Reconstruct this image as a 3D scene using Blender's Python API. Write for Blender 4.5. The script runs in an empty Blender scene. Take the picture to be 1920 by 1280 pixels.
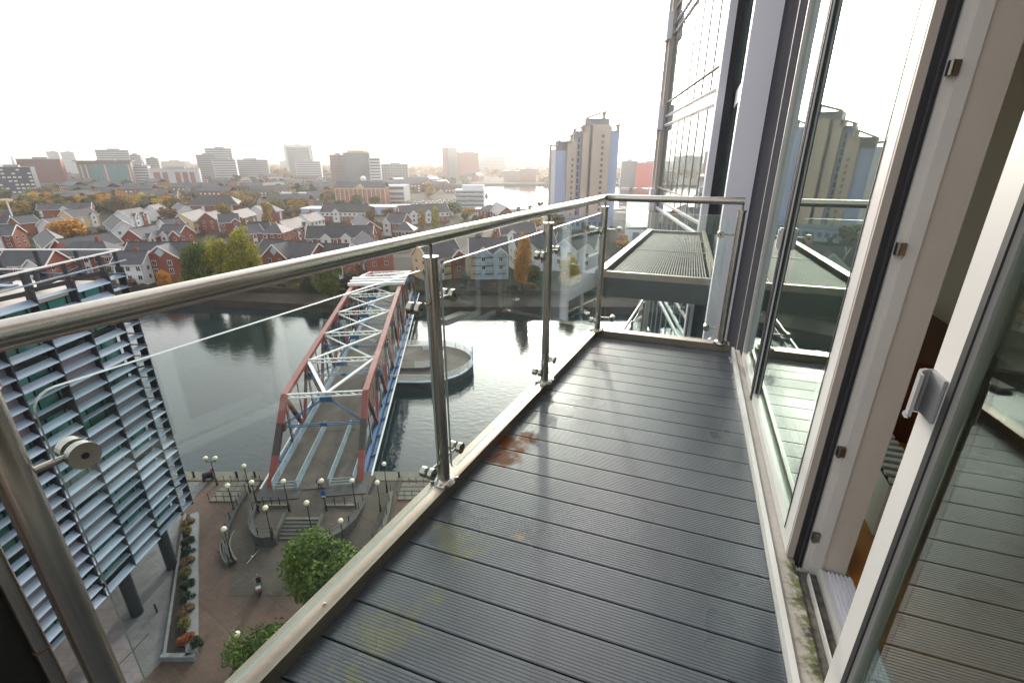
import bpy, bmesh, math, random
from mathutils import Vector, Matrix
random.seed(7)
R = math.radians
scene = bpy.context.scene
C = scene.collection

# ---------------------------------------------------------------- camera, sky, sun, exposure
cam_d = bpy.data.cameras.new('camera'); cam = bpy.data.objects.new('camera', cam_d); C.objects.link(cam)
cam_d.sensor_width = 36.0; cam_d.lens = 886.0 / 1920.0 * 36.0
cam_d.clip_start = 0.02; cam_d.clip_end = 20000
cam.location = (0, 0, 36.0); cam.rotation_euler = (R(90 - 20.99), 0, 0)
scene.camera = cam
VEIL, AUREOLE = 5.6, 15.0
SUN_EL, SUN_AZ = 19.0, 4.0          # azimuth to the right of the camera heading (+Y)
world = bpy.data.worlds.new('World'); scene.world = world; world.use_nodes = True
wn = world.node_tree.nodes; wl = world.node_tree.links
for nd in list(wn): wn.remove(nd)
sky_n = wn.new('ShaderNodeTexSky'); sky_n.sky_type = 'NISHITA'; sky_n.sun_disc = False
sky_n.sun_elevation = R(SUN_EL); sky_n.sun_rotation = R(SUN_AZ)
sky_n.air_density = 1.0; sky_n.dust_density = 5.0; sky_n.ozone_density = 1.0
bg = wn.new('ShaderNodeBackground'); bg.inputs['Strength'].default_value = 0.15
wo = wn.new('ShaderNodeOutputWorld')
hs = wn.new('ShaderNodeHueSaturation'); hs.inputs['Saturation'].default_value = 0.45
wl.new(sky_n.outputs[0], hs.inputs['Color'])
# thin bright autumn overcast over the clear sky: an even white veil and a wide aureole round the hidden sun
tc = wn.new('ShaderNodeTexCoord'); dt = wn.new('ShaderNodeVectorMath'); dt.operation = 'DOT_PRODUCT'
SD = (math.sin(R(SUN_AZ)) * math.cos(R(SUN_EL)), math.cos(R(SUN_AZ)) * math.cos(R(SUN_EL)), math.sin(R(SUN_EL)))
dt.inputs[1].default_value = SD; wl.new(tc.outputs['Generated'], dt.inputs[0])
mxx = wn.new('ShaderNodeMath'); mxx.operation = 'MAXIMUM'; mxx.inputs[1].default_value = 0; wl.new(dt.outputs['Value'], mxx.inputs[0])
pw = wn.new('ShaderNodeMath'); pw.operation = 'POWER'; pw.inputs[1].default_value = 16; wl.new(mxx.outputs[0], pw.inputs[0])
ml = wn.new('ShaderNodeMath'); ml.operation = 'MULTIPLY_ADD'; ml.inputs[1].default_value = AUREOLE; ml.inputs[2].default_value = VEIL; wl.new(pw.outputs[0], ml.inputs[0])
vc = wn.new('ShaderNodeVectorMath'); vc.operation = 'SCALE'; vc.inputs[0].default_value = (1.0, 0.985, 0.965); wl.new(ml.outputs[0], vc.inputs['Scale'])
ad = wn.new('ShaderNodeVectorMath'); ad.operation = 'ADD'; wl.new(hs.outputs[0], ad.inputs[0]); wl.new(vc.outputs[0], ad.inputs[1])
wl.new(ad.outputs[0], bg.inputs['Color']); wl.new(bg.outputs[0], wo.inputs['Surface'])
sun_d = bpy.data.lights.new('sun', 'SUN'); sun_d.energy = 2.2; sun_d.angle = R(1.6); sun_d.color = (1.0, 0.9, 0.78)
sun = bpy.data.objects.new('sun', sun_d); C.objects.link(sun)
sd = Vector((math.sin(R(SUN_AZ)) * math.cos(R(SUN_EL)), math.cos(R(SUN_AZ)) * math.cos(R(SUN_EL)), math.sin(R(SUN_EL))))
sun.rotation_euler = sd.to_track_quat('Z', 'Y').to_euler()
sun.location = (0, 60, 140)
vs = scene.view_settings; vs.view_transform = 'Standard'; vs.look = 'None'; vs.exposure = 0.3; vs.gamma = 1.0
vs.use_curve_mapping = False
scene.cycles.use_denoising = True
scene.cycles.max_bounces = 8; scene.cycles.diffuse_bounces = 3; scene.cycles.glossy_bounces = 4
scene.cycles.transmission_bounces = 4; scene.cycles.transparent_max_bounces = 24; scene.cycles.volume_bounces = 0
scene.cycles.caustics_reflective = False; scene.cycles.caustics_refractive = False
scene.cycles.sample_clamp_indirect = 6.0

HAZE = 0.00019

# ---------------------------------------------------------------- materials
MATS = {}
def mat(name, col, rough=0.6, metal=0.0, spec=0.5, noise=None, bump=None, rnd=0.0, island=0.0, coat=0.0):
    """noise=(scale, amount, detail), bump=(scale, strength, distance)"""
    m = bpy.data.materials.new(name); m.use_nodes = True
    nt = m.node_tree; N = nt.nodes; L = nt.links
    b = N['Principled BSDF']
    b.inputs['Roughness'].default_value = rough; b.inputs['Metallic'].default_value = metal
    b.inputs['Specular IOR Level'].default_value = spec
    if coat: b.inputs['Coat Weight'].default_value = coat
    rgb = N.new('ShaderNodeRGB'); rgb.outputs[0].default_value = (*col, 1)
    cur = rgb.outputs[0]
    geo = N.new('ShaderNodeNewGeometry')
    def varied(cur, src, amt):
        mr = N.new('ShaderNodeMapRange'); mr.inputs[3].default_value = 1 - amt; mr.inputs[4].default_value = 1 + amt
        L.new(src, mr.inputs[0])
        mx = N.new('ShaderNodeVectorMath'); mx.operation = 'SCALE'
        L.new(cur, mx.inputs[0]); L.new(mr.outputs[0], mx.inputs['Scale']); return mx.outputs[0]
    if noise:
        for sc, am, de in (noise if isinstance(noise, list) else [noise]):
            n = N.new('ShaderNodeTexNoise'); n.inputs['Scale'].default_value = sc; n.inputs['Detail'].default_value = de
            L.new(geo.outputs['Position'], n.inputs['Vector'])
            st = N.new('ShaderNodeMapRange'); st.inputs[1].default_value = 0.25; st.inputs[2].default_value = 0.75
            L.new(n.outputs[0], st.inputs[0]); cur = varied(cur, st.outputs[0], am)
    if rnd:
        oi = N.new('ShaderNodeObjectInfo'); cur = varied(cur, oi.outputs['Random'], rnd)
    if island: cur = varied(cur, geo.outputs['Random Per Island'], island)
    L.new(cur, b.inputs['Base Color'])
    if bump:
        n = N.new('ShaderNodeTexNoise'); n.inputs['Scale'].default_value = bump[0]; n.inputs['Detail'].default_value = 4
        L.new(geo.outputs['Position'], n.inputs['Vector'])
        bp = N.new('ShaderNodeBump'); bp.inputs['Strength'].default_value = bump[1]; bp.inputs['Distance'].default_value = bump[2]
        L.new(n.outputs[0], bp.inputs['Height']); L.new(bp.outputs[0], b.inputs['Normal'])
    MATS[name] = m; return m
def N_(m): return m.node_tree.nodes, m.node_tree.links, m.node_tree.nodes['Principled BSDF']

mat('steel', (0.42, 0.395, 0.355), 0.26, 1.0, noise=[(90, 0.06, 2), (3, 0.06, 3)])
mat('steel_dark', (0.22, 0.2, 0.17), 0.3, 1.0)
mat('kerb_metal', (0.25, 0.225, 0.18), 0.45, 0.6, noise=[(6, 0.15, 4), (60, 0.08, 2)])
mat('white_frame', (0.56, 0.545, 0.52), 0.35, noise=(4, 0.04, 3))
mat('white_panel', (0.74, 0.74, 0.80), 0.4, noise=(1.5, 0.03, 3))
mat('jamb_beige', (0.50, 0.46, 0.41), 0.5, noise=(5, 0.04, 3))
mat('dark_frame', (0.06, 0.06, 0.068), 0.8, spec=0.0, noise=(5, 0.1, 3))
mat('gasket', (0.015, 0.015, 0.017), 0.6)
mat('dirty_track', (0.09, 0.08, 0.065), 0.8, noise=[(40, 0.6, 4), (9, 0.4, 3)])
mat('stone_beige', (0.36, 0.32, 0.28), 0.6, noise=(3, 0.08, 3))
mat('wood_orange', (0.42, 0.16, 0.035), 0.35, noise=[(3, 0.15, 4)])
mat('room_wall', (0.78, 0.72, 0.62), 0.7)
mat('brown_board', (0.10, 0.03, 0.012), 0.5)
mat('pier_beige', (0.50, 0.455, 0.41), 0.6, noise=(3, 0.06, 3))
mat('mullion_grey', (0.48, 0.46, 0.45), 0.5)
mat('grating', (0.19, 0.185, 0.165), 0.6, 0.3, noise=(5, 0.15, 3))
mat('beam_green', (0.045, 0.055, 0.052), 0.5, noise=(3, 0.15, 3))
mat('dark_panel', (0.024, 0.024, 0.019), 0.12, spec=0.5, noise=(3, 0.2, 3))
mat('rust', (0.16, 0.05, 0.015), 0.8)
mat('promenade_stone', (0.030, 0.026, 0.022), 0.9, spec=0.08, noise=[(0.4, 0.25, 4), (3, 0.2, 2)])
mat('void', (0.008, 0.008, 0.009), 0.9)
mat('brick', (0.20, 0.052, 0.030), 0.85, noise=[(0.6, 0.12, 3), (6, 0.12, 2)], rnd=0.12)
mat('cream', (0.50, 0.36, 0.21), 0.85, noise=(0.7, 0.07, 3))
mat('render_white', (0.55, 0.56, 0.58), 0.8, noise=(0.6, 0.06, 3))
mat('render_blue', (0.33, 0.42, 0.48), 0.8, noise=(0.6, 0.06, 3))
mat('barge', (0.62, 0.6, 0.57), 0.6)
mat('slate', (0.040, 0.042, 0.052), 0.62, spec=0.35, noise=[(0.5, 0.25, 3), (3.0, 0.2, 2)], bump=(6, 0.35, 0.05), rnd=0.35)
mat('window_white', (0.6, 0.6, 0.6), 0.5)
mat('window_glass', (0.02, 0.024, 0.03), 0.08)
mat('asphalt', (0.045, 0.045, 0.047), 0.85, spec=0.1, noise=(0.3, 0.15, 4))
mat('navy', (0.025, 0.03, 0.055), 0.5, noise=(0.05, 0.1, 2))
mat('redbrown', (0.20, 0.075, 0.055), 0.8, noise=(0.05, 0.1, 2))
mat('pale', (0.42, 0.43, 0.44), 0.7, noise=(0.05, 0.06, 2))
mat('brownstone', (0.20, 0.155, 0.14), 0.8, noise=(0.05, 0.1, 2))
mat('grey', (0.24, 0.24, 0.24), 0.7, noise=(0.05, 0.08, 2))
mat('glassgrey', (0.10, 0.13, 0.145), 0.4, noise=(0.05, 0.1, 2))
mat('pinkred', (0.27, 0.10, 0.085), 0.8, noise=(0.05, 0.08, 2))
mat('red', (0.50, 0.05, 0.06), 0.6)
mat('orange_cap', (0.45, 0.22, 0.10), 0.7)
mat('teal_glass', (0.015, 0.20, 0.22), 0.3)
mat('band_dark', (0.10, 0.11, 0.13), 0.4)
mat('glare_window', (0.55, 0.55, 0.52), 0.5)  # pale colour stands in for glare on the far panes
mat('tower_blue', (0.30, 0.36, 0.52), 0.6, noise=(0.05, 0.05, 2))
mat('tower_cream', (0.40, 0.325, 0.27), 0.7, noise=(0.08, 0.06, 2))
mat('tower_slate', (0.17, 0.19, 0.24), 0.5)
mat('bridge_red', (0.20, 0.040, 0.032), 0.5, noise=[(0.8, 0.15, 4), (7, 0.12, 2)])
mat('bridge_black', (0.035, 0.025, 0.022), 0.6, noise=(2, 0.3, 3))
mat('bridge_white', (0.62, 0.63, 0.62), 0.5, noise=(2, 0.1, 3))
mat('bridge_rail', (0.30, 0.39, 0.44), 0.5, noise=(2, 0.1, 3))
mat('bridge_blue', (0.014, 0.085, 0.21), 0.5, noise=(2, 0.15, 3))
mat('timber_deck', (0.085, 0.07, 0.056), 0.85, noise=[(0.5, 0.2, 4), (4, 0.15, 3)])
mat('stone_dark', (0.062, 0.06, 0.057), 0.85, noise=[(0.6, 0.15, 4), (6, 0.15, 2)])
mat('stone_pale', (0.135, 0.127, 0.10), 0.85, noise=[(0.5, 0.12, 4), (5, 0.1, 2)])
mat('stone_white', (0.17, 0.178, 0.185), 0.8, noise=(1, 0.08, 3))
mat('black_metal', (0.012, 0.012, 0.013), 0.45)
mat('lamp_globe', (0.78, 0.72, 0.52), 0.3)
mat('sign_blue', (0.02, 0.09, 0.42), 0.5)
mat('sign_red', (0.4, 0.02, 0.02), 0.5)
mat('sign_pale', (0.45, 0.6, 0.66), 0.5)
mat('skin', (0.45, 0.25, 0.17), 0.6)
mat('coat_dark', (0.015, 0.016, 0.025), 0.8)
mat('shirt_white', (0.65, 0.65, 0.68), 0.8)
mat('soil', (0.035, 0.025, 0.018), 0.95, noise=(2, 0.3, 4))
mat('bark', (0.06, 0.045, 0.033), 0.9, noise=(3, 0.25, 3))
mat('quay_wall', (0.035, 0.032, 0.029), 0.9, spec=0.08, noise=[(0.4, 0.25, 4), (3, 0.2, 2)])
mat('car_white', (0.6, 0.6, 0.6), 0.25); mat('car_grey', (0.3, 0.31, 0.33), 0.25); mat('car_red', (0.35, 0.03, 0.03), 0.25)
mat('tyre', (0.015, 0.015, 0.015), 0.8)
mat('louvre', (0.22, 0.285, 0.36), 0.4, 0.25, noise=(1.2, 0.06, 2), rnd=0.10)
mat('louvre_back', (0.13, 0.125, 0.145), 0.6)
mat('office_glass', (0.07, 0.25, 0.22), 0.10, spec=0.6, rnd=0.45)
mat('office_dark', (0.018, 0.02, 0.026), 0.5)
mat('roof_white', (0.5, 0.46, 0.42), 0.7, noise=(0.5, 0.1, 3))
FOL = {'dark': (0.030, 0.045, 0.016), 'green': (0.085, 0.12, 0.02), 'ygreen': (0.24, 0.23, 0.022), 'yellow': (0.42, 0.30, 0.03),
       'orange': (0.46, 0.22, 0.03), 'ochre': (0.30, 0.19, 0.035), 'brown': (0.17, 0.105, 0.05), 'olive': (0.13, 0.115, 0.03),
       'fresh': (0.085, 0.135, 0.022), 'flower': (0.25, 0.07, 0.02)}
for k, c in FOL.items():
    m = mat('leaf_' + k, c, 0.7, spec=0.2, noise=[(0.25, 0.3, 2)], island=0.45)
    n, l, b = N_(m)
    tr = n.new('ShaderNodeBsdfTranslucent'); mx = n.new('ShaderNodeMixShader'); mx.inputs[0].default_value = 0.25
    l.new(b.inputs['Base Color'].links[0].from_socket, tr.inputs['Color'])
    l.new(b.outputs[0], mx.inputs[1]); l.new(tr.outputs[0], mx.inputs[2]); l.new(mx.outputs[0], n['Material Output'].inputs[0])

def glass_mat(name, tint, ior, gloss_col=(1, 1, 1), base=0.0):
    m = bpy.data.materials.new(name); m.use_nodes = True; n = m.node_tree.nodes; l = m.node_tree.links
    n.remove(n['Principled BSDF'])
    t = n.new('ShaderNodeBsdfTransparent'); t.inputs[0].default_value = (*tint, 1)
    g = n.new('ShaderNodeBsdfGlossy'); g.inputs['Roughness'].default_value = 0.0; g.inputs['Color'].default_value = (*gloss_col, 1)
    fr = n.new('ShaderNodeFresnel'); ge = n.new('ShaderNodeNewGeometry')
    io = n.new('ShaderNodeMapRange'); io.inputs[3].default_value = ior; io.inputs[4].default_value = 1/ior   # same reflectance from both sides
    l.new(ge.outputs['Backfacing'], io.inputs[0]); l.new(io.outputs[0], fr.inputs['IOR'])
    mr = n.new('ShaderNodeMapRange'); mr.inputs[3].default_value = base; l.new(fr.outputs[0], mr.inputs[0])
    mx = n.new('ShaderNodeMixShader'); l.new(mr.outputs[0], mx.inputs[0]); l.new(t.outputs[0], mx.inputs[1]); l.new(g.outputs[0], mx.inputs[2])
    l.new(mx.outputs[0], n['Material Output'].inputs[0]); MATS[name] = m; return m
glass_mat('rail_glass', (0.92, 0.965, 0.955), 1.58)
glass_mat('door_glass', (0.70, 0.78, 0.74), 1.9, (0.92, 1.0, 0.96), 0.12)
glass_mat('wing_glass', (0.35, 0.45, 0.45), 2.4, (0.93, 1.0, 1.0), 0.25)
mat('glass_edge', (0.30, 0.38, 0.36), 0.25)

# deck boards: blue grey composite with rust and algae stains of their own shape
m = mat('deck_board', (0.049, 0.058, 0.070), 0.36, spec=0.85, noise=[(1.6, 0.22, 4), (25, 0.1, 3)], rnd=0.13)
n, l, b = N_(m)
geo = n.new('ShaderNodeNewGeometry')
STAINED = []
def stain(pos, rad, col, thr, scale, prev, soft=0.16):
    sub = n.new('ShaderNodeVectorMath'); sub.operation = 'DISTANCE'; sub.inputs[1].default_value = pos
    l.new(geo.outputs['Position'], sub.inputs[0])
    mr = n.new('ShaderNodeMapRange'); mr.inputs[1].default_value = 0; mr.inputs[2].default_value = rad; mr.inputs[3].default_value = 1; mr.inputs[4].default_value = 0
    l.new(sub.outputs['Value'], mr.inputs[0])
    nz = n.new('ShaderNodeTexNoise'); nz.inputs['Scale'].default_value = scale; nz.inputs['Detail'].default_value = 5
    l.new(geo.outputs['Position'], nz.inputs['Vector'])
    mu = n.new('ShaderNodeMath'); mu.operation = 'MULTIPLY'; l.new(mr.outputs[0], mu.inputs[0]); l.new(nz.outputs[0], mu.inputs[1])
    ss = n.new('ShaderNodeMapRange'); ss.inputs[1].default_value = thr; ss.inputs[2].default_value = thr + soft; l.new(mu.outputs[0], ss.inputs[0])
    STAINED.append(ss.outputs[0])
    mx = n.new('ShaderNodeMix'); mx.data_type = 'RGBA'; l.new(ss.outputs[0], mx.inputs['Factor'])
    l.new(prev, mx.inputs['A']); mx.inputs['B'].default_value = (*col, 1); return mx.outputs['Result']
cur = b.inputs['Base Color'].links[0].from_socket
BA = R(20.1); FX, FY = math.sin(BA), math.cos(BA)
def bw(nn, a, z=0.0): return (a * FX + nn * FY, a * FY - nn * FX, 34.65 + z)
for (nn, a, rad, col, thr, sc) in [(-0.71, 1.93, 0.17, (0.15, 0.05, 0.016), 0.17, 16),
 (-0.7, 1.81, 0.14, (0.15, 0.05, 0.016), 0.18, 18),
 (-0.66, 2.02, 0.12, (0.15, 0.05, 0.016), 0.2, 20),
 (-0.64, 1.74, 0.2, (0.13, 0.125, 0.115), 0.4, 14),
 (-0.51, 1.68, 0.16, (0.13, 0.125, 0.115), 0.42, 14),
 (-0.65, 1.24, 0.26, (0.078, 0.082, 0.035), 0.3, 16),
 (-0.73, 1.27, 0.22, (0.078, 0.082, 0.035), 0.3, 18),
 (-0.46, 1.34, 0.09, (0.2, 0.12, 0.03), 0.36, 24),
 (-0.72, 0.83, 0.22, (0.078, 0.082, 0.035), 0.3, 16),
 (-0.68, 0.89, 0.19, (0.078, 0.082, 0.035), 0.3, 18),
 (-0.66, 0.99, 0.14, (0.078, 0.082, 0.035), 0.3, 18),
 (-0.74, 0.69, 0.16, (0.078, 0.082, 0.035), 0.3, 18),
 (-0.81, 0.67, 0.08, (0.22, 0.13, 0.03), 0.36, 20),
 (-0.77, 0.83, 0.16, (0.078, 0.082, 0.035), 0.3, 18)]:
    cur = stain(bw(nn, a), rad, col, thr, sc, cur)
l.new(cur, b.inputs['Base Color'])
sm_ = STAINED[0]                                  # dried stains are matt
for o_ in STAINED[1:3]:
    mm = n.new('ShaderNodeMath'); mm.operation = 'MAXIMUM'; l.new(sm_, mm.inputs[0]); l.new(o_, mm.inputs[1]); sm_ = mm.outputs[0]
sp_ = n.new('ShaderNodeMapRange'); sp_.inputs[3].default_value = 0.85; sp_.inputs[4].default_value = 0.08; l.new(sm_, sp_.inputs[0]); l.new(sp_.outputs[0], b.inputs['Specular IOR Level'])
rn = n.new('ShaderNodeTexNoise'); rn.inputs['Scale'].default_value = 2.2; rn.inputs['Detail'].default_value = 3
l.new(geo.outputs['Position'], rn.inputs['Vector'])
rm = n.new('ShaderNodeMapRange'); rm.inputs[1].default_value = 0.3; rm.inputs[2].default_value = 0.7; rm.inputs[3].default_value = 0.24; rm.inputs[4].default_value = 0.40
l.new(rn.outputs[0], rm.inputs[0]); l.new(rm.outputs[0], b.inputs['Roughness'])

# moss on the sill beside the sliding track
m = mat('sill', (0.34, 0.31, 0.28), 0.6, noise=[(6, 0.12, 4), (50, 0.08, 2)])
n, l, b = N_(m); geo = n.new('ShaderNodeNewGeometry'); cur = b.inputs['Base Color'].links[0].from_socket
for k in range(12):
    cur = stain(bw(0.499, 1.52 - k * 0.075, 0.024), 0.075 + 0.012 * (k % 3), (0.075, 0.085, 0.015), 0.20, 55, cur, 0.22)
for k in range(7):
    cur = stain(bw(0.506, 1.5 - k * 0.12, 0.024), 0.06, (0.018, 0.018, 0.012), 0.22, 80, cur, 0.15)
l.new(cur, b.inputs['Base Color'])

# water
m = mat('water', (0.009, 0.020, 0.024), 0.04, spec=0.5)
n, l, b = N_(m); b.inputs['IOR'].default_value = 1.5
geo = n.new('ShaderNodeNewGeometry')
mp = n.new('ShaderNodeMapping'); mp.inputs['Scale'].default_value = (1.0, 1.6, 1); l.new(geo.outputs['Position'], mp.inputs[0])
n1 = n.new('ShaderNodeTexNoise'); n1.inputs['Scale'].default_value = 0.9; n1.inputs['Detail'].default_value = 4
n2 = n.new('ShaderNodeTexNoise'); n2.inputs['Scale'].default_value = 0.06; n2.inputs['Detail'].default_value = 2
l.new(mp.outputs[0], n1.inputs['Vector']); l.new(geo.outputs['Position'], n2.inputs['Vector'])
ad = n.new('ShaderNodeMath'); ad.operation = 'MULTIPLY'; l.new(n1.outputs[0], ad.inputs[0]); l.new(n2.outputs[0], ad.inputs[1])
bp = n.new('ShaderNodeBump'); bp.inputs['Strength'].default_value = 0.22; bp.inputs['Distance'].default_value = 0.3
l.new(ad.outputs[0], bp.inputs['Height']); l.new(bp.outputs[0], b.inputs['Normal'])

def paver_mat(name, c1, c2, mortar, sx, w, h):
    m = mat(name, c1, 0.85); n, l, b = N_(m)
    geo = n.new('ShaderNodeNewGeometry')
    br = n.new('ShaderNodeTexBrick'); br.inputs['Color1'].default_value = (*c1, 1); br.inputs['Color2'].default_value = (*c2, 1)
    br.inputs['Mortar'].default_value = (*mortar, 1); br.inputs['Scale'].default_value = sx
    br.inputs['Brick Width'].default_value = w; br.inputs['Row Height'].default_value = h; br.inputs['Mortar Size'].default_value = 0.012
    l.new(geo.outputs['Position'], br.inputs['Vector'])
    cur = br.outputs['Color']
    for sc, lo, hi in ((0.18, 0.7, 1.3), (1.3, 0.85, 1.15)):
        nz = n.new('ShaderNodeTexNoise'); nz.inputs['Scale'].default_value = sc; nz.inputs['Detail'].default_value = 4; l.new(geo.outputs['Position'], nz.inputs['Vector'])
        mr = n.new('ShaderNodeMapRange'); mr.inputs[1].default_value = 0.3; mr.inputs[2].default_value = 0.7; mr.inputs[3].default_value = lo; mr.inputs[4].default_value = hi
        l.new(nz.outputs[0], mr.inputs[0])
        vm = n.new('ShaderNodeVectorMath'); vm.operation = 'SCALE'; l.new(cur, vm.inputs[0]); l.new(mr.outputs[0], vm.inputs['Scale']); cur = vm.outputs[0]
    l.new(cur, b.inputs['Base Color'])
paver_mat('pavers_red', (0.105, 0.058, 0.040), (0.08, 0.05, 0.037), (0.05, 0.038, 0.03), 1.0, 0.4, 0.2)
paver_mat('pavers_grey', (0.072, 0.057, 0.043), (0.057, 0.046, 0.036), (0.036, 0.03, 0.025), 1.0, 0.4, 0.2)
paver_mat('slabs_pale', (0.15, 0.147, 0.15), (0.125, 0.125, 0.13), (0.08, 0.08, 0.08), 1.0, 0.9, 0.9)

# estate ground: asphalt, verges and gardens in patches
m = mat('estate_ground', (0.08, 0.075, 0.065), 0.9, spec=0.08); n, l, b = N_(m)
geo = n.new('ShaderNodeNewGeometry')
def nz(sc): 
    a = n.new('ShaderNodeTexNoise'); a.inputs['Scale'].default_value = sc; a.inputs['Detail'].default_value = 5; l.new(geo.outputs['Position'], a.inputs['Vector']); return a
def mixc(fac, a, bcol):
    mx = n.new('ShaderNodeMix'); mx.data_type = 'RGBA'; l.new(fac, mx.inputs['Factor'])
    if isinstance(a, tuple): mx.inputs['A'].default_value = (*a, 1)
    else: l.new(a, mx.inputs['A'])
    mx.inputs['B'].default_value = (*bcol, 1); return mx.outputs['Result']
def thr(sock, lo, hi):
    r_ = n.new('ShaderNodeMapRange'); r_.inputs[1].default_value = lo; r_.inputs[2].default_value = hi; l.new(sock, r_.inputs[0]); return r_.outputs[0]
cur = mixc(thr(nz(0.02).outputs[0], 0.45, 0.55), (0.030, 0.029, 0.028), (0.018, 0.023, 0.009))
cur = mixc(thr(nz(0.07).outputs[0], 0.56, 0.62), cur, (0.045, 0.028, 0.016))
cur = mixc(thr(nz(0.5).outputs[0], 0.55, 0.75), cur, (0.03, 0.03, 0.028))
l.new(cur, b.inputs['Base Color'])

# ---------------------------------------------------------------- mesh helpers
class MB:
    def __init__(s): s.v = []; s.f = []; s.m = []; s.sm = []
    def add(s, vs, fs, mi=0, smooth=False):
        o = len(s.v); s.v += [tuple(p) for p in vs]
        for f in fs: s.f.append(tuple(i + o for i in f)); s.m.append(mi); s.sm.append(smooth)
        return s
    def box(s, x0, x1, y0, y1, z0, z1, mi=0):
        return s.add([(x0,y0,z0),(x1,y0,z0),(x1,y1,z0),(x0,y1,z0),(x0,y0,z1),(x1,y0,z1),(x1,y1,z1),(x0,y1,z1)],
              [(0,3,2,1),(4,5,6,7),(0,1,5,4),(1,2,6,5),(2,3,7,6),(3,0,4,7)], mi)
    def bar(s, p, q, w, h, mi=0, up=(0,0,1)):
        p = Vector(p); q = Vector(q); d = (q - p).normalized(); up = Vector(up)
        if abs(d.dot(up)) > 0.99: up = Vector((1,0,0))
        x = d.cross(up).normalized() * w / 2; y = x.cross(d).normalized() * h / 2
        vs = [p-x-y, p+x-y, p+x+y, p-x+y, q-x-y, q+x-y, q+x+y, q-x+y]
        return s.add(vs, [(0,1,2,3),(7,6,5,4),(0,4,5,1),(1,5,6,2),(2,6,7,3),(3,7,4,0)], mi)
    def tube(s, p, q, r, r2=None, n=12, mi=0, caps=True):
        p = Vector(p); q = Vector(q); d = (q - p).normalized(); r2 = r if r2 is None else r2
        a = d.orthogonal().normalized(); b_ = d.cross(a)
        vs = []
        for c, rr in ((p, r), (q, r2)):
            for k in range(n):
                t = 2 * math.pi * k / n; vs.append(c + a * (math.cos(t) * rr) + b_ * (math.sin(t) * rr))
        s.add(vs, [(k, (k+1) % n, n + (k+1) % n, n + k) for k in range(n)], mi, True)
        if caps: s.add(vs[:n], [tuple(range(n-1, -1, -1))], mi); s.add(vs[n:], [tuple(range(n))], mi)
        return s
    def sweep(s, pts, r, n=12, mi=0):
        pts = [Vector(p) for p in pts]; rings = []
        for i, p in enumerate(pts):
            d = (pts[min(i+1, len(pts)-1)] - pts[max(i-1, 0)]).normalized()
            a = Vector((0,0,1)) - d * d.z
            a = a.normalized() if a.length > 1e-3 else Vector((1,0,0)); b_ = d.cross(a)
            rings += [p + a * math.cos(2*math.pi*k/n) * r + b_ * math.sin(2*math.pi*k/n) * r for k in range(n)]
        fs = []
        for i in range(len(pts)-1):
            for k in range(n): fs.append((i*n+k, (i+1)*n+k, (i+1)*n+(k+1)%n, i*n+(k+1)%n))
        s.add(rings, fs, mi, True)
        s.add(rings[:n], [tuple(range(n))], mi); s.add(rings[-n:], [tuple(range(n-1,-1,-1))], mi); return s
    def sphere(s, c, r, n=12, mi=0, sz=1.0):
        vs = []; fs = []; m_ = n // 2
        for i in range(m_ + 1):
            t = math.pi * i / m_
            for k in range(n):
                p = 2*math.pi*k/n; vs.append((c[0]+r*math.sin(t)*math.cos(p), c[1]+r*math.sin(t)*math.sin(p), c[2]+r*sz*math.cos(t)))
        for i in range(m_):
            for k in range(n): fs.append((i*n+k, (i+1)*n+k, (i+1)*n+(k+1)%n, i*n+(k+1)%n))
        return s.add(vs, fs, mi, True)
    def prism(s, poly, z0, z1, mi=0, side=None):
        n = len(poly); ar = sum(poly[i][0]*poly[(i+1)%n][1]-poly[(i+1)%n][0]*poly[i][1] for i in range(n))
        if ar < 0: poly = poly[::-1]
        vs = [(x,y,z0) for x,y in poly] + [(x,y,z1) for x,y in poly]
        s.add(vs, [tuple(range(n, 2*n))], mi)
        s.add(vs, [tuple(range(n-1,-1,-1))] + [(k, (k+1)%n, n+(k+1)%n, n+k) for k in range(n)], mi if side is None else side); return s
    def quad(s, a, b_, c, d, mi=0): return s.add([a,b_,c,d], [(0,1,2,3)], mi)
    def wall(s, pts, z0, z1, th, mi=0):
        """a mitred wall along a polyline"""
        n = len(pts); P_ = [Vector((p[0], p[1])) for p in pts]; lf = []; rt = []
        for i in range(n):
            d0 = (P_[i]-P_[i-1]).normalized() if i else (P_[1]-P_[0]).normalized()
            d1 = (P_[i+1]-P_[i]).normalized() if i < n-1 else d0
            t = (d0+d1).normalized(); nn = Vector((-t.y, t.x)); k = th/2/max(0.5, nn.dot(Vector((-d0.y, d0.x))))
            lf.append(P_[i]+nn*k); rt.append(P_[i]-nn*k)
        vs = []
        for i in range(n):
            a = z0(pts[i]) if callable(z0) else z0; b_ = z1(pts[i]) if callable(z1) else z1
            vs += [(lf[i].x,lf[i].y,a),(rt[i].x,rt[i].y,a),(rt[i].x,rt[i].y,b_),(lf[i].x,lf[i].y,b_)]
        fs = [(0,1,2,3),(4*n-1,4*n-2,4*n-3,4*n-4)]
        for i in range(n-1):
            o = 4*i
            for k in range(4): fs.append((o+k,o+4+k,o+4+(k+1)%4,o+(k+1)%4))
        return s.add(vs, fs, mi)
    def mesh(s, name, mats, org=(0,0,0)):
        me = bpy.data.meshes.new(name)
        ox, oy, oz = org
        me.from_pydata([(x-ox, y-oy, z-oz) for x,y,z in s.v], [], s.f)
        for k in (mats if isinstance(mats, (list, tuple)) else [mats]): me.materials.append(MATS[k])
        me.polygons.foreach_set('material_index', s.m); me.polygons.foreach_set('use_smooth', s.sm); me.update()
        return me
    def build(s, name, mats, parent=None, org=(0,0,0)):
        return link(name, s.mesh(name, mats, org), parent)
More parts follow.
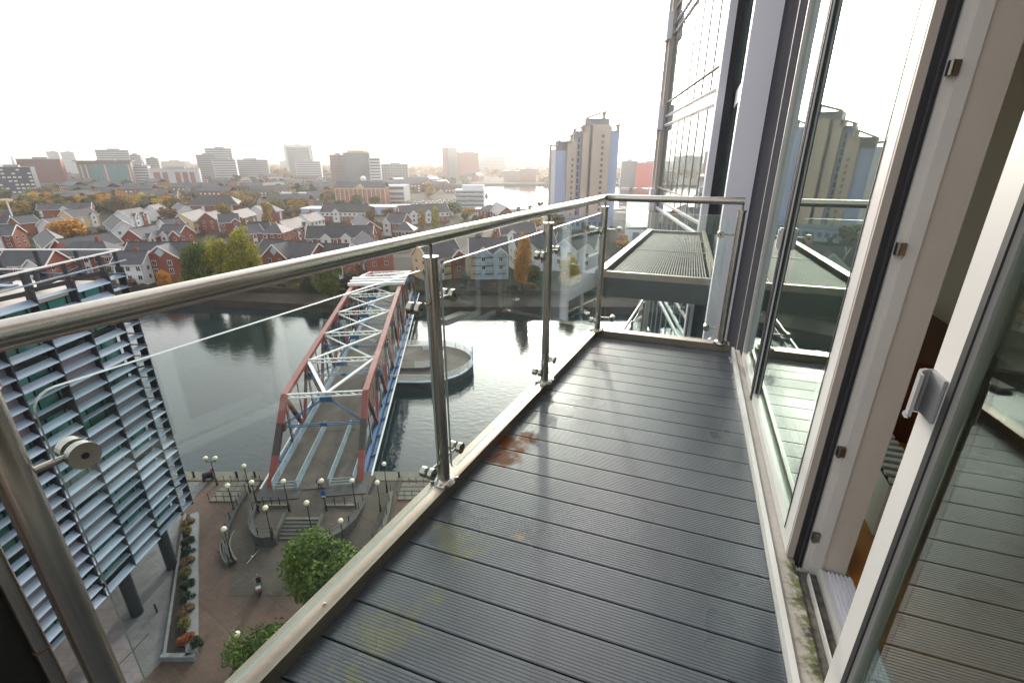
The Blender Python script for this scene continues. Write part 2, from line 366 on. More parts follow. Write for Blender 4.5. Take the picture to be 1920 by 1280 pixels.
def link(name, me, parent=None, loc=None, rz=None):
    o = bpy.data.objects.new(name, me); C.objects.link(o)
    if parent is not None: o.parent = parent
    if loc is not None: o.location = loc
    if rz is not None: o.rotation_euler[2] = rz
    return o
def tag(o, label=None, cat=None, group=None, kind=None):
    if label: o['label'] = label
    if cat: o['category'] = cat
    if group: o['group'] = group
    if kind: o['kind'] = kind
    return o
def thing(name, label, cat, loc=(0,0,0), rz=0.0, group=None):
    o = bpy.data.objects.new(name, None); C.objects.link(o); o.location = loc; o.rotation_euler = (0,0,rz)
    o.empty_display_size = 0.2
    return tag(o, label, cat, group)
def copy_tree(o, loc, rz=None, parent=None, label=None):
    c = o.copy(); C.objects.link(c)
    if parent is not None: c.parent = parent
    if loc is not None: c.location = loc
    if rz is not None: c.rotation_euler[2] = rz
    if label: c['label'] = label
    for ch in list(o.children): copy_tree(ch, None, None, c)
    return c

# ---------------------------------------------------------------- ground and water
tag(MB().quad((-7000,-300,-2),(7000,-300,-2),(7000,7000,-2),(-7000,7000,-2)).build('water', 'water'), kind='structure')
QY = 48.7; FQ = 122.0
g = MB(); g.prism([(-400,-200),(400,-200),(400,QY),(-400,QY)], -2.6, 0.0, 0, 1)
tag(g.build('plaza', ['pavers_red', 'quay_wall']), kind='structure')
g = MB()
lakeL = [(-34,386),(-30,470),(-40,600),(-62,800)]
g.prism([(-700,FQ+4),(-83,FQ+4),(-40,FQ-3),(700,FQ-3),(700,386),(-34,386),(-700,386)], -2.6, 0.0, 0, 1)
g.prism([(-700,386.0)] + lakeL + [(-700,800)], -2.6, 0.0, 0, 1)
g.prism([(220,386.0),(700,386),(700,800),(220,800)], -2.6, 0.0, 0, 1)
g.prism([(-6000,800.0),(6000,800),(6000,6400),(-6000,6400)], -2.6, 0.0, 0, 1)
g.prism([(-6000,-100.0),(-700,-100),(-700,800),(-6000,800)], -2.6, 0.0, 0, 1)
g.prism([(700,-100.0),(6000,-100),(6000,800),(700,800)], -2.6, 0.0, 0, 1)
tag(g.build('ground', ['estate_ground', 'quay_wall']), kind='structure')
# quay edge copings and the far promenade
g = MB(); g.box(-120, 120, QY-1.6, QY+0.15, 0.004, 0.06)
tag(g.build('quay_edge', 'stone_pale'), kind='structure')
g = MB(); g.prism([(-160,FQ+4.2),(-83,FQ+4.2),(-40,FQ-2.8),(160,FQ-2.8),(160,FQ+8),(-40,FQ+8),(-83,FQ+13),(-160,FQ+13)], 0.004, 0.05)
tag(g.build('promenade', 'promenade_stone'), kind='structure')
g = MB(); g.wall([(-160,FQ+14),(-83,FQ+14),(-40,FQ+9),(160,FQ+9)], 0, 1.3, 0.5)
tag(g.build('retaining_wall', 'quay_wall'), label='long dark retaining wall behind the far waterside promenade', cat='wall')
for k, (x0,y0,x1,y1,w) in enumerate([(-250,200,40,186,6),(-130,186,-190,340,6),(-20,190,-10,300,6),(-300,345,-20,352,7),(-95,345,-70,420,8)]):
    g = MB(); g.bar((x0,y0,-0.12+0.004*k),(x1,y1,-0.12+0.004*k), w, 0.28+0.004*k); tag(g.build('road', 'asphalt'), kind='structure')
# pale slabs and planter beside the office
g = MB(); g.prism([(-60,15),(-27.5,15.0),(-27.5,23.5),(-26.6,26.0),(-30.6,31.4),(-36.2,41.6),(-36.5,46.9),(-60,46.9)], 0.0, 0.012)
tag(g.build('pavement', 'slabs_pale'), kind='structure')
g = MB(); g.prism([(-28.2,36.5),(-29.2,40.4),(-29.2,46.9),(-13.5,46.9),(-13.3,38.3),(-15.2,34.6),(-19,31),(-25,31)], 0.0, 0.016)
tag(g.build('path', 'pavers_grey'), kind='structure')

# planter bed
pl = thing('planter_bed', 'long low planter with white stone kerb beside the louvred office', 'planter', (-30,32,0))
PO = (-30,32,0)
A_ = [(-26.75,25.4),(-24.6,25.4)]; B_ = [(-35.2,41.0),(-34.2,41.0)]
def kerbline(p, q, w, z, name):
    g = MB(); g.bar((p[0],p[1],z/2),(q[0],q[1],z/2), w, z); g.build(name, 'stone_white', pl, PO)
g = MB()
for t in range(14):
    a = t/14; b2 = (t+0.985)/14
    p = (-24.75+(-34.3+24.75)*a, 25.4+15.6*a); q = (-24.75+(-34.3+24.75)*b2, 25.4+15.6*b2)
    g = MB(); g.bar((p[0],p[1],0.25),(q[0],q[1],0.25), 0.75, 0.5); g.build('kerb_block', 'stone_white', pl, PO)
kerbline((-26.85,25.4), (-35.3,41.0), 0.2, 0.4, 'kerb_strip')
kerbline((-27.0,25.3), (-24.4,25.3), 0.35, 0.5, 'end_kerb')
MB().prism([(-26.7,25.5),(-25.0,25.5),(-34.4,41),(-35.2,41)], 0.01, 0.3).build('soil', 'soil', pl, PO)

# ---------------------------------------------------------------- trees
def crown_mesh(name, n, size, lobes, seed, squash=1.0, shape='round'):
    rnd = random.Random(seed); vs = []; fs = []
    L_ = []
    for k in range(lobes):
        while True:
            p = Vector((rnd.uniform(-1,1), rnd.uniform(-1,1), rnd.uniform(-1,1)))
            if p.length < 1: break
        if shape == 'tall':
            z = rnd.uniform(-0.8, 0.8); w = 0.75 * (1 - abs(z+0.2)/1.5) + 0.12; c = Vector((p.x*w, p.y*w, z)); r_ = rnd.uniform(0.28,0.42)*(1.15-0.4*max(0,z))
        else:
            c = p * 0.68; c.z *= squash; r_ = rnd.uniform(0.26,0.44)
        L_.append((c, r_))
    for i in range(n):
        c, r_ = L_[rnd.randrange(lobes)]
        d = Vector((rnd.gauss(0,1), rnd.gauss(0,1), rnd.gauss(0,1)+0.25)).normalized()
        p = c + d * r_ * (rnd.random() ** 0.35)
        a = (d + Vector((rnd.gauss(0,.6), rnd.gauss(0,.6), rnd.gauss(0,.6)))).normalized(); u = a.orthogonal().normalized(); w = a.cross(u)
        t = rnd.uniform(0, 6.28); u, w = u*math.cos(t)+w*math.sin(t), w*math.cos(t)-u*math.sin(t)
        s_ = size * rnd.uniform(0.6, 1.3)
        o = len(vs); vs += [tuple(p-u*s_-w*s_*.55), tuple(p+u*s_*.1-w*s_*.8), tuple(p+u*s_+w*s_*.4), tuple(p-u*s_*.2+w*s_*.8)]; fs.append((o,o+1,o+2,o+3))
    me = bpy.data.meshes.new(name); me.from_pydata(vs, [], fs); me.materials.append(MATS['leaf_green']); me.update(); return me
CR_ROUND = [crown_mesh('crown', 1900, 0.09, 16, 30+k, 0.9) for k in range(4)]
CR_TALL = [crown_mesh('crown', 1500, 0.075, 22, 50+k, 1, 'tall') for k in range(3)]
CR_NEAR = [crown_mesh('crown', 9000, 0.034, 34, 70+k, 0.95) for k in range(2)]
CR_MID = [crown_mesh('crown', 7000, 0.045, 30, 80+k, 1.15) for k in range(3)]
def trunk_mesh(h, r, seed, spread=0.4):
    rnd = random.Random(seed); g = MB(); g.tube((0,0,-0.05),(0,0,h*0.5), r, r*0.75, 8)
    for k in range(6):
        a = k*1.05+rnd.random(); z0 = h*rnd.uniform(0.3,0.5); L = h*rnd.uniform(0.3,0.5)
        g.tube((0,0,z0),(math.cos(a)*L*spread*1.5, math.sin(a)*L*spread*1.5, z0+L), r*0.45, r*0.12, 6)
    return g.mesh('trunk', 'bark')
TR = trunk_mesh(1.0, 0.03, 3)
TRN = trunk_mesh(1.0, 0.022, 5, 0.5)
def tree(x, y, w, h, col, label, seed, near=0, group=None, z=0.0):
    t = thing('tree', label, 'tree', (x,y,z), seed*1.7, group)
    tk = link('trunk', TRN if near else TR, t); tk.scale = (h, h, h*0.85)
    src = CR_NEAR if near == 2 else (CR_MID if near == 1 else (CR_TALL if h > 1.35*w else CR_ROUND))
    if near == 1: src = CR_MID
    cr = link('crown', src[seed % len(src)], t)
    ch = h*0.92 if h > 1.2*w else h*0.9
    cr.scale = (w/2*1.12, w/2*1.12, ch/2*1.08); cr.location = (0,0,h-ch/2)
    cr.material_slots[0].link = 'OBJECT'; cr.material_slots[0].material = MATS['leaf_'+col]
    return t
TREES = [(-204.17, 220.76, 14.83, 11.55, 'orange', 'big orange tree spreading in front of the pale roofed flats'),
 (-370.65, 359.58, 13.38, 9.82, 'yellow', 'bright yellow tree nearest the left edge behind the estate'),
 (-367.52, 367.36, 12.05, 9.25, 'olive', 'olive tree second from the left edge in the back row'),
 (-399.05, 411.69, 7.17, 11.14, 'yellow', 'slim bright yellow tree in front of the grey shed roof'),
 (-395.7, 421.82, 9.18, 8.78, 'orange', 'rusty orange tree in the back row over the long slate roof'),
 (-386.99, 427.07, 7.43, 8.89, 'yellow', 'small yellow tree in the back row over the long slate roof'),
 (-380.89, 432.44, 11.29, 8.99, 'olive', 'olive tree in the back row left of the golden one'),
 (-351.12, 416.69, 11.79, 10.4, 'yellow', 'golden tree in the back row left of the orange one'),
 (-309.71, 375.47, 9.85, 11.0, 'orange', 'bright orange tree at the end of the back row'),
 (-277.63, 278.93, 12.34, 8.64, 'dark', 'dark green tree among the roofs near the left edge'),
 (-304.97, 318.85, 11.92, 8.34, 'dark', 'dark hedge like tree under the long slate roof'),
 (-235.92, 226.93, 11.67, 8.17, 'olive', 'brownish olive tree behind the white dormer at the left edge'),
 (-296.74, 383.94, 9.22, 8.04, 'yellow', 'round yellow green tree in front of the long brick terrace'),
 (-292.63, 392.77, 10.28, 9.85, 'olive', 'round olive tree in front of the long brick terrace'),
 (-216.48, 307.18, 11.5, 9.14, 'brown', 'brownish tree beside the bright sunlit roof slope'),
 (-156.01, 226.93, 6.6, 4.62, 'orange', 'low orange tree in front of the white gable'),
 (-89.4, 133.74, 9.64, 15.38, 'green', 'left tall yellow green tree on the far quayside'),
 (-82.72, 133.74, 8.71, 16.55, 'ygreen', 'middle tall yellow green tree on the far quayside'),
 (-76.49, 135.54, 9.76, 17.33, 'ygreen', 'right tall yellow orange tree on the far quayside'),
 (-101.99, 135.54, 4.09, 6.37, 'orange', 'small orange tree against the red gabled waterfront house'),
 (-141.49, 281.29, 7.46, 13.17, 'ochre', 'tall ochre tree standing among the estate roofs'),
 (-242.93, 443.6, 6.75, 10.12, 'ochre', 'small ochre tree before the old red warehouses'),
 (-234.82, 455.33, 6.92, 8.5, 'brown', 'small brown tree left of the pale blue sheds'),
 (-156.89, 344.94, 6.8, 6.56, 'yellow', 'pale yellow bush tree left of the round brown tree'),
 (-151.57, 348.49, 9.16, 10.26, 'ochre', 'round ochre tree left of the long white banded terrace'),
 (-235.11, 494.42, 5.36, 8.17, 'ochre', 'slim ochre tree before the pale blue sheds'),
 (-218.33, 480.69, 5.21, 7.96, 'brown', 'slim brown tree beside the pale blue sheds'),
 (-213.15, 494.42, 9.64, 14.24, 'dark', 'left dark evergreen before the old brick warehouse'),
 (-199.23, 494.42, 9.64, 13.23, 'dark', 'right dark evergreen before the old brick warehouse'),
 (-179.25, 480.69, 8.34, 8.95, 'ochre', 'ochre tree at the corner of the old brick warehouse'),
 (-50.13, 126.93, 8.31, 11.31, 'green', 'green tree on the far quayside right of the red gable'),
 (-57.46, 129.69, 4.54, 6.75, 'dark', 'dark green tree below the red gable behind the handrail'),
 (-45.19, 129.13, 6.02, 7.62, 'dark', 'dark tree beside the far end of the bridge'),
 (-78.93, 272.07, 7.83, 11.64, 'brown', 'tall brown tree at the end of the white banded terrace'),
 (-79.53, 312.91, 9.64, 8.64, 'brown', 'broad brown tree between the two white banded terraces'),
 (-50.31, 272.07, 4.82, 9.91, 'ochre', 'slim ochre tree before the right white banded terrace'),
 (-42.42, 267.67, 6.53, 12.03, 'ygreen', 'pointed yellow green tree before the right white banded terrace'),
 (-40.04, 338.04, 12.61, 9.27, 'green', 'green tree left of the white balcony block'),
 (-28.74, 318.85, 9.11, 8.12, 'ochre', 'ochre tree under the white balcony block'),
 (-24.35, 467.67, 4.57, 6.79, 'brown', 'small dark tree standing against the bright lake'),
 (4.72, 359.58, 3.54, 4.56, 'brown', 'small bush tree at the lake edge'),
 (13.66, 367.36, 3.61, 4.65, 'olive', 'tiny bush tree at the lake edge nearest the round one'),
 (22.71, 392.77, 6.0, 5.77, 'brown', 'round brown tree at the lake edge left of the tower'),
 (23.37, 263.41, 12.85, 9.63, 'olive', 'broad olive tree right of the red brick house by the tower'),
 (12.75, 267.67, 7.71, 7.49, 'yellow', 'yellow tree behind the glass panel by the red brick house'),
 (3.15, 135.54, 5.35, 15.54, 'orange', 'tall pale orange tree seen through the second glass panel'),
 (16.68, 135.54, 6.93, 10.71, 'yellow', 'pale yellow tree seen through the third glass panel'),
 (46.73, 201.44, 7.26, 7.59, 'orange', 'orange tree beside the corner post and grey shed'),
 (-14.38, 141.24, 2.61, 3.98, 'dark', 'small dark tree before the cream waterfront flats'),
 (-106.04, 494.42, 9.64, 13.23, 'ochre', 'left ochre tree beside the far car park'),
 (-84.83, 508.94, 9.92, 13.6, 'ochre', 'right ochre tree beside the far car park'),
 (-379.66, 689.9, 19.28, 18.18, 'dark', 'dark tree under the grey office slab'),
 (-374.03, 718.05, 13.88, 14.56, 'dark', 'smaller dark tree right of the grey office slab'),
 (-574.11, 799.36, 20.57, 16.15, 'brown', 'brown tree before the low brick and white bays'),
 (-560.87, 817.85, 22.79, 16.51, 'brown', 'second brown tree before the low brick and white bays'),
 (134.96, 443.6, 14.46, 12.85, 'dark', 'dark tree in front of the red block behind the beige fin'),
 (118.89, 494.42, 6.43, 10.2, 'brown', 'slim brown tree right of the tall flats')]
rnd = random.Random(3)
for k in range(64):
    y = 355+rnd.uniform(0,75); x = -0.985*y+k*(0.30*y)/64+rnd.uniform(-4,4); w = rnd.uniform(8,13); c = rnd.choice(('yellow','orange','olive','ochre','olive','dark','brown','yellow'))
    tr_ = link('avenue_tree', CR_ROUND[k % 4], None, (x,y,w*.5)); tr_.scale = (w*.55,w*.55,w*.55); tr_.rotation_euler[2] = rnd.random()*6
    tr_.material_slots[0].link = 'OBJECT'; tr_.material_slots[0].material = MATS['leaf_'+c]
    tag(tr_,'%s tree in the autumn row behind the left of the estate' % {'yellow':'bright yellow','orange':'orange','olive':'olive green','ochre':'ochre','dark':'dark green','brown':'brown'}[c],'tree','autumn row behind the left of the estate')
for k, (x,y,w,h,c,lab) in enumerate(TREES):
    tree(x, y, w, h, c, lab, k, near=1 if y < 150 else 0, group='trees of the estate and city')
tree(-15.6, 29.6, 7.4, 8.2, 'fresh', 'full round green tree on the plaza below the balcony kerb', 2, near=2, group='plaza trees')
tree(-17.3, 22.6, 5.2, 6.6, 'fresh', 'fresh green tree at the bottom of the photo beside the balcony kerb', 3, near=2, group='plaza trees')
# low shrubs along the far retaining wall
rnd = random.Random(9)
for k in range(44):
    x = -128+k*4.6+rnd.uniform(-1.5,1.5); yb_ = (FQ+14 if x < -83 else (FQ+14-(x+83)/43*5 if x < -40 else FQ+9))+1.6+rnd.uniform(0,2); s_ = rnd.uniform(1.0,2.0)
    c = rnd.choice(('dark','olive','dark','brown','green'))
    sh = link('shrub', CR_ROUND[k % 4], None, (x, yb_, s_*.75)); sh.scale = (s_*1.3,s_,s_*.85); sh.rotation_euler[2] = k
    sh.material_slots[0].link = 'OBJECT'; sh.material_slots[0].material = MATS['leaf_'+c]
    tag(sh, {'dark':'dark green','brown':'brown','olive':'olive','green':'green'}[c]+' shrub behind the retaining wall of the far promenade','shrub','shrubs along the far promenade')
# planting in the bed
for k in range(11):
    t = k/11; x = -25.9-8.9*t; y = 26.6+14.2*t
    c = 'flower' if k == 0 else ('dark','olive','brown','dark')[k % 4]
    sh = link('shrub', CR_ROUND[k % 4], None, (x, y, 0.55)); sh.scale = (0.75,0.75,0.55)
    sh.material_slots[0].link = 'OBJECT'; sh.material_slots[0].material = MATS['leaf_'+c]
    tag(sh, 'orange flowered shrub at the near end of the long planter' if k == 0 else 'low '+{'dark':'dark green'}.get(c,c)+' shrub in the long planter beside the louvred office', 'shrub', 'shrubs in the long planter')
sh = link('shrub', CR_ROUND[1], None, (-24.75, 26.2, 0.62)); sh.scale = (0.55,0.6,0.6); sh.material_slots[0].link = 'OBJECT'; sh.material_slots[0].material = MATS['leaf_dark']
tag(sh, 'dark shrub hanging over the near corner of the planter kerb', 'shrub', 'shrubs in the long planter')

# ---------------------------------------------------------------- plaza: approach terrace, steps, ramps, lamps, railings
TZ = 0.9
ap = thing('approach_terrace', 'raised stone approach terrace with curved ramps in front of the bridge', 'terrace', (-22,41,0))
AO = (-22,41,0)
g = MB(); g.prism([(-27.6,46.9),(-27.6,40.6),(-26.8,38.6),(-25.2,36.9),(-23.6,36.9),(-24.0,39.9),(-20.0,39.9),(-19.6,37.1),(-18.0,36.9),(-16.7,38.6),(-16.3,40.6),(-16.3,46.9)], 0.01, TZ, 0, 1)
g.build('terrace_floor', ['pavers_grey','stone_dark'], ap, AO)
for k in range(6):
    g = MB(); g.box(-23.85, -20.1, 37.6+k*0.38, 39.93, 0.15*k+0.002*k, 0.15*(k+1)); g.box(-23.85,-20.1,37.585+k*0.38,37.66+k*0.38,0.15*(k+1)-0.05,0.15*(k+1)+0.012,1)
    g.build('step', ['stone_pale','stone_dark'], ap, AO)
def rz_(p): return max(0.02, min(TZ, (p[1]-34.5)/(43.0-34.5)*TZ))
def ramp(inner, outer, name):
    g = MB()
    for k in range(len(inner)-1):
        a,b2,c,d = inner[k], inner[k+1], outer[k+1], outer[k]
        g.quad((*a,rz_(a)),(*b2,rz_(b2)),(*c,rz_(c)),(*d,rz_(d)))
    g.build(name, 'pavers_grey', ap, AO)
inL = [(-27.6,43.5),(-27.6,40.6),(-26.8,38.6),(-25.6,36.9),(-25.0,35.2)]; outL = [(-29.9,43.5),(-29.6,40.3),(-29.1,38.0),(-28.0,35.8),(-26.8,34.3)]
inR = [(-16.3,43.5),(-16.3,40.6),(-16.7,38.6),(-17.6,36.9),(-18.8,35.2)]; outR = [(-13.6,43.5),(-13.3,41.0),(-13.3,38.4),(-14.2,36.0),(-16.2,33.4)]
ramp(inL, outL, 'ramp'); ramp(inR[::-1], outR[::-1], 'ramp')
def smooth(pts, n=3):
    out = []
    for i in range(len(pts)-1):
        for k in range(n):
            t = k/n; p0 = pts[max(i-1,0)]; p1 = pts[i]; p2 = pts[i+1]; p3 = pts[min(i+2,len(pts)-1)]
            out.append(tuple(0.5*((2*p1[j])+(-p0[j]+p2[j])*t+(2*p0[j]-5*p1[j]+4*p2[j]-p3[j])*t*t+(-p0[j]+3*p1[j]-3*p2[j]+p3[j])*t**3) for j in (0,1)))
    return out + [pts[-1]]
def rail_on(pts, zf, label, every=2):
    o = thing('ramp_railing', label, 'railing', (pts[0][0],pts[0][1],0), 0, 'black railings of the bridge approach'); org = (pts[0][0],pts[0][1],0)
    for p in pts[::every]:
        MB().tube((p[0],p[1],zf(p)-0.02),(p[0],p[1],zf(p)+1.0),0.05,0.04,8).build('post','black_metal',o,org)
    for hh in (0.55, 0.95):
        g = MB(); g.sweep([(p[0],p[1],zf(p)+hh) for p in pts], 0.022, 6); g.build('rail','black_metal',o,org)
for nm, pts in (('left outer', outL), ('right outer', outR)):
    sp = smooth(pts); zt = lambda p: rz_(p)+0.42
    g = MB(); g.wall(sp, 0, zt, 0.4); g.build('curved_wall', 'stone_dark', ap, AO)
    g = MB(); g.wall(sp, lambda p: zt(p)+0.002, lambda p: zt(p)+0.07, 0.46); g.build('coping', 'stone_pale' if 'right' in nm else 'stone_dark', ap, AO)
    rail_on(sp, zt, 'black railing on the %s curved ramp wall' % nm)
for nm, pts in (('left inner', [(-27.6,41.5),(-27.6,40.6),(-26.8,38.6),(-25.2,36.9),(-23.7,36.9)]), ('right inner', [(-16.3,42.0),(-16.3,40.6),(-16.7,38.6),(-18.0,36.9),(-19.5,37.1)])):
    sp = smooth(pts); zt = lambda p: TZ+0.35
    g = MB(); g.wall(sp, 0, zt, 0.45); g.build('curved_wall', 'stone_dark', ap, AO)
    g = MB(); g.wall(sp, lambda p: TZ+0.352, lambda p: TZ+0.43, 0.52); g.build('coping', 'stone_dark', ap, AO)
    rail_on(sp, zt, 'black railing on the %s curved terrace wall' % nm, 3)
for sx in (-23.95, -19.95):
    g = MB(); g.bar((sx,37.3,0.35),(sx,40.0,1.1),0.3,0.55); g.build('step_cheek','stone_pale',ap,AO)
for x0,x1,y in ((-26.9,-24.3,41.5),(-20.3,-17.0,41.5)):
    g = MB(); g.box(x0,x1,y-0.15,y+0.15,TZ,TZ+0.25); g.build('low_kerb','stone_pale',ap,AO)
    rail_on([(x0+(x1-x0)*k/6,y) for k in range(7)], lambda p: TZ+0.25, 'short black railing on the low kerb %s the bridge entrance' % ('left of' if x0 < -23 else 'right of'), 2)
# small stepped landings with pale floors either side (to the lower quay)
for x0,x1,y0,y1,lab in ((-34.2,-29.9,43.3,46.6,'left'),(-13.0,-8.8,43.6,46.4,'right')):
    o = thing('landing', 'pale stone landing with black rails on the %s of the bridge approach' % lab, 'landing', ((x0+x1)/2,(y0+y1)/2,0)); org = ((x0+x1)/2,(y0+y1)/2,0)
    for k in range(4):
        MB().box(x0,x1,y0+(y1-y0)*k/4+0.01,y0+(y1-y0)*(k+1)/4-0.01,0.01,0.12+0.05*k).build('slab','stone_pale',o,org)
    for k in range(6):
        x = x0+(x1-x0)*k/5
        for yy in (y0+0.1,y1-0.1): MB().tube((x,yy,0.1),(x,yy,1.2),0.035,0.03,6).build('post','black_metal',o,org)
        g = MB(); g.tube((x,y0+0.1,1.1),(x,y1-0.1,1.2),0.025,0.025,6); g.build('rail','black_metal',o,org)

# lamps
def make_lamp(label):
    t = thing('street_lamp', label, 'street lamp', (0,0,0), 0, 'globe lamps on the plaza')
    g = MB(); g.tube((0,0,0),(0,0,1.0),0.12,0.10,10); g.tube((0,0,1.0),(0,0,1.12),0.13,0.07,10); g.build('base','black_metal',t)
    g = MB(); g.tube((0,0,1.05),(0,0,3.62),0.055,0.04,8); g.tube((0,0,3.6),(0,0,3.66),0.1,0.12,10); g.build('pole','black_metal',t)
    g = MB(); g.sphere((0,0,3.88),0.27,16,0,0.95); g.build('globe','lamp_globe',t)
    return t
LAMPS = [(-30.18, 44.64, 0, 'globe lamp by the left landing behind the ramp'),
 (-29.8, 40.79, 0.3, 'globe lamp on the outer wall of the left ramp'),
 (-27.06, 40.59, 0.9, 'globe lamp at the top of the left curved terrace wall'),
 (-23.74, 36.71, 0.9, 'globe lamp in the left corner bed beside the steps'),
 (-23.83, 40.75, 0.9, 'globe lamp in front of the left bridge plinth'),
 (-20.06, 37.43, 0.9, 'globe lamp at the right side of the steps'),
 (-19.91, 40.84, 0.9, 'globe lamp carrying a blue sign at the bridge entrance'),
 (-16.71, 40.84, 0.9, 'globe lamp in front of the right bridge plinth'),
 (-16.37, 35.97, 0.0, 'globe lamp just above the round green tree'),
 (-14.17, 41.05, 0.5, 'globe lamp on the outer wall of the right ramp'),
 (-14.51, 45.02, 0.0, 'globe lamp by the right landing'),
 (-26.9, 34.9, 0, 'globe lamp standing in the narrow curved trough'),
 (-20.0, 24.4, 0, 'globe lamp alone on the open paving near the lower tree')]
l0 = None
for (x,y,z,lab) in LAMPS:
    if l0 is None: l0 = make_lamp(lab); l0.location = (x,y,z)
    else: copy_tree(l0, (x,y,z), 0, None, lab)
t = thing('double_lamp', 'black lamp post with two cream globes and a red flower basket on the quayside', 'street lamp', (-35.0,46.3,0)); 
g = MB(); g.tube((0,0,0),(0,0,1.0),0.12,0.1,10); g.build('base','black_metal',t)
g = MB(); g.tube((0,0,0.9),(0,0,3.3),0.055,0.045,8); g.bar((-0.55,0,3.3),(0.55,0,3.3),0.06,0.08); g.tube((-0.55,0,3.3),(-0.55,0,3.5),0.05,0.09,8); g.tube((0.55,0,3.3),(0.55,0,3.5),0.05,0.09,8); g.build('pole','black_metal',t)
for sx in (-0.55,0.55): MB().sphere((sx,0,3.74),0.27,16,0,0.95).build('globe','lamp_globe',t)
fb = link('flower_basket', CR_ROUND[2], None, (-35.0,46.12,2.3)); fb.scale = (0.28,0.28,0.22); fb.material_slots[0].link='OBJECT'; fb.material_slots[0].material = MATS['sign_red']
tag(fb, 'small red flower basket hung on the double globe lamp post', 'flower basket')
lamp_h = [o for o in C.objects if o.name.startswith('street_lamp') and abs(o.location.x+19.91) < 0.02][0]
g = MB(); g.box(-0.22,0.22,-0.09,-0.065,2.05,2.62); g.build('sign_plate','sign_blue',lamp_h)
g = MB(); g.box(-0.2,0.2,-0.09,-0.065,1.85,2.03); g.build('sign_strip','window_white',lamp_h)
# bollards on the quay edge
MBo = MB(); MBo.tube((0,0,0),(0,0,0.75),0.14,0.11,10); MBo.tube((0,0,0.75),(0,0,0.85),0.17,0.13,10)
bme = MBo.mesh('bollard','black_metal')
for k,(x,lab) in enumerate(((-38.6,'black bollard on the quay edge nearest the louvred office'),(-33.4,'black bollard on the quay edge right of the double lamp'),(-31.2,'black bollard on the quay edge second right of the double lamp'),(-28.6,'black bollard on the quay edge just left of the bridge foot'),(-13.7,'black bollard on the quay edge just right of the bridge'),(-9.6,'black bollard on the quay edge farthest right'))):
    o = link('bollard', bme, None, (x, 47.7, 0.06)); tag(o, lab, 'bollard', 'bollards along the quay edge')
g = MB(); g.tube((-0.55,0,0.55),(0.55,0,0.6),0.42,0.46,14); g.box(-0.6,-0.4,-0.4,0.4,0,0.5); g.box(0.4,0.6,-0.4,0.4,0,0.5)
o = g.build('winch_drum','black_metal'); o.location = (-36.6,47.4,0.06); o.rotation_euler[2] = 0.4; tag(o, 'dark rounded winch drum on the quay beside the double globe lamp', 'winch')
# slim planter trough left of the ramp
tr = thing('planter_trough','narrow curved stone trough planter under a globe lamp','planter',(-27.8,36.0,0))
pts = smooth([(-28.9,38.2),(-28.5,36.6),(-27.4,35.1),(-26.6,34.4)]); g = MB(); g.wall([(x-0.35,y-0.2) for x,y in pts],0,0.5,0.16); g.wall([(x+0.35,y+0.2) for x,y in pts],0,0.5,0.16); g.build('trough','stone_pale',tr,(-27.8,36.0,0))
g = MB(); g.wall(pts,0.02,0.35,0.6); g.build('soil','soil',tr,(-27.8,36.0,0))
g = MB(); g.tube((-25.3,34.5,0.08),(-25.0,36.1,0.12),0.035,0.035,8); g.sphere((-25.17,35.3,0.14),0.11,8,1)
tag(g.build('barrier_pole',['steel','window_white']),'thin grey pole with a white joint lying on the paving by the trough','pole')
# scooter
sc = thing('motor_scooter','black parked motor scooter with red tail beside the round green tree','scooter',(-22.6,31.6,0),0.5)
for yy in (-0.6,0.62):
    g = MB(); g.tube((-0.06,yy,0.24),(0.06,yy,0.24),0.24,0.24,16); g.build('wheel','tyre',sc)
g = MB(); g.prism([(-0.2,-0.75),(0.2,-0.75),(0.22,0.1),(-0.22,0.1)],0.3,0.72); g.prism([(-0.2,0.1),(0.2,0.1),(0.2,0.45),(-0.2,0.45)],0.22,0.32); g.bar((0,0.45,0.25),(0,0.62,0.95),0.36,0.1); g.build('body','black_metal',sc)
MB().box(-0.19,0.19,-0.72,0.05,0.73,0.82).build('seat','coat_dark',sc)
g = MB(); g.tube((-0.34,0.6,1.0),(0.34,0.6,1.0),0.03,0.03,8); g.bar((0,0.62,0.9),(0,0.66,1.25),0.34,0.03); g.build('handlebar','steel_dark',sc)
MB().box(-0.2,0.2,-0.95,-0.62,0.83,1.12).build('top_box','grey',sc)
MB().box(-0.16,0.16,-0.80,-0.755,0.5,0.66).build('tail_light','sign_red',sc)

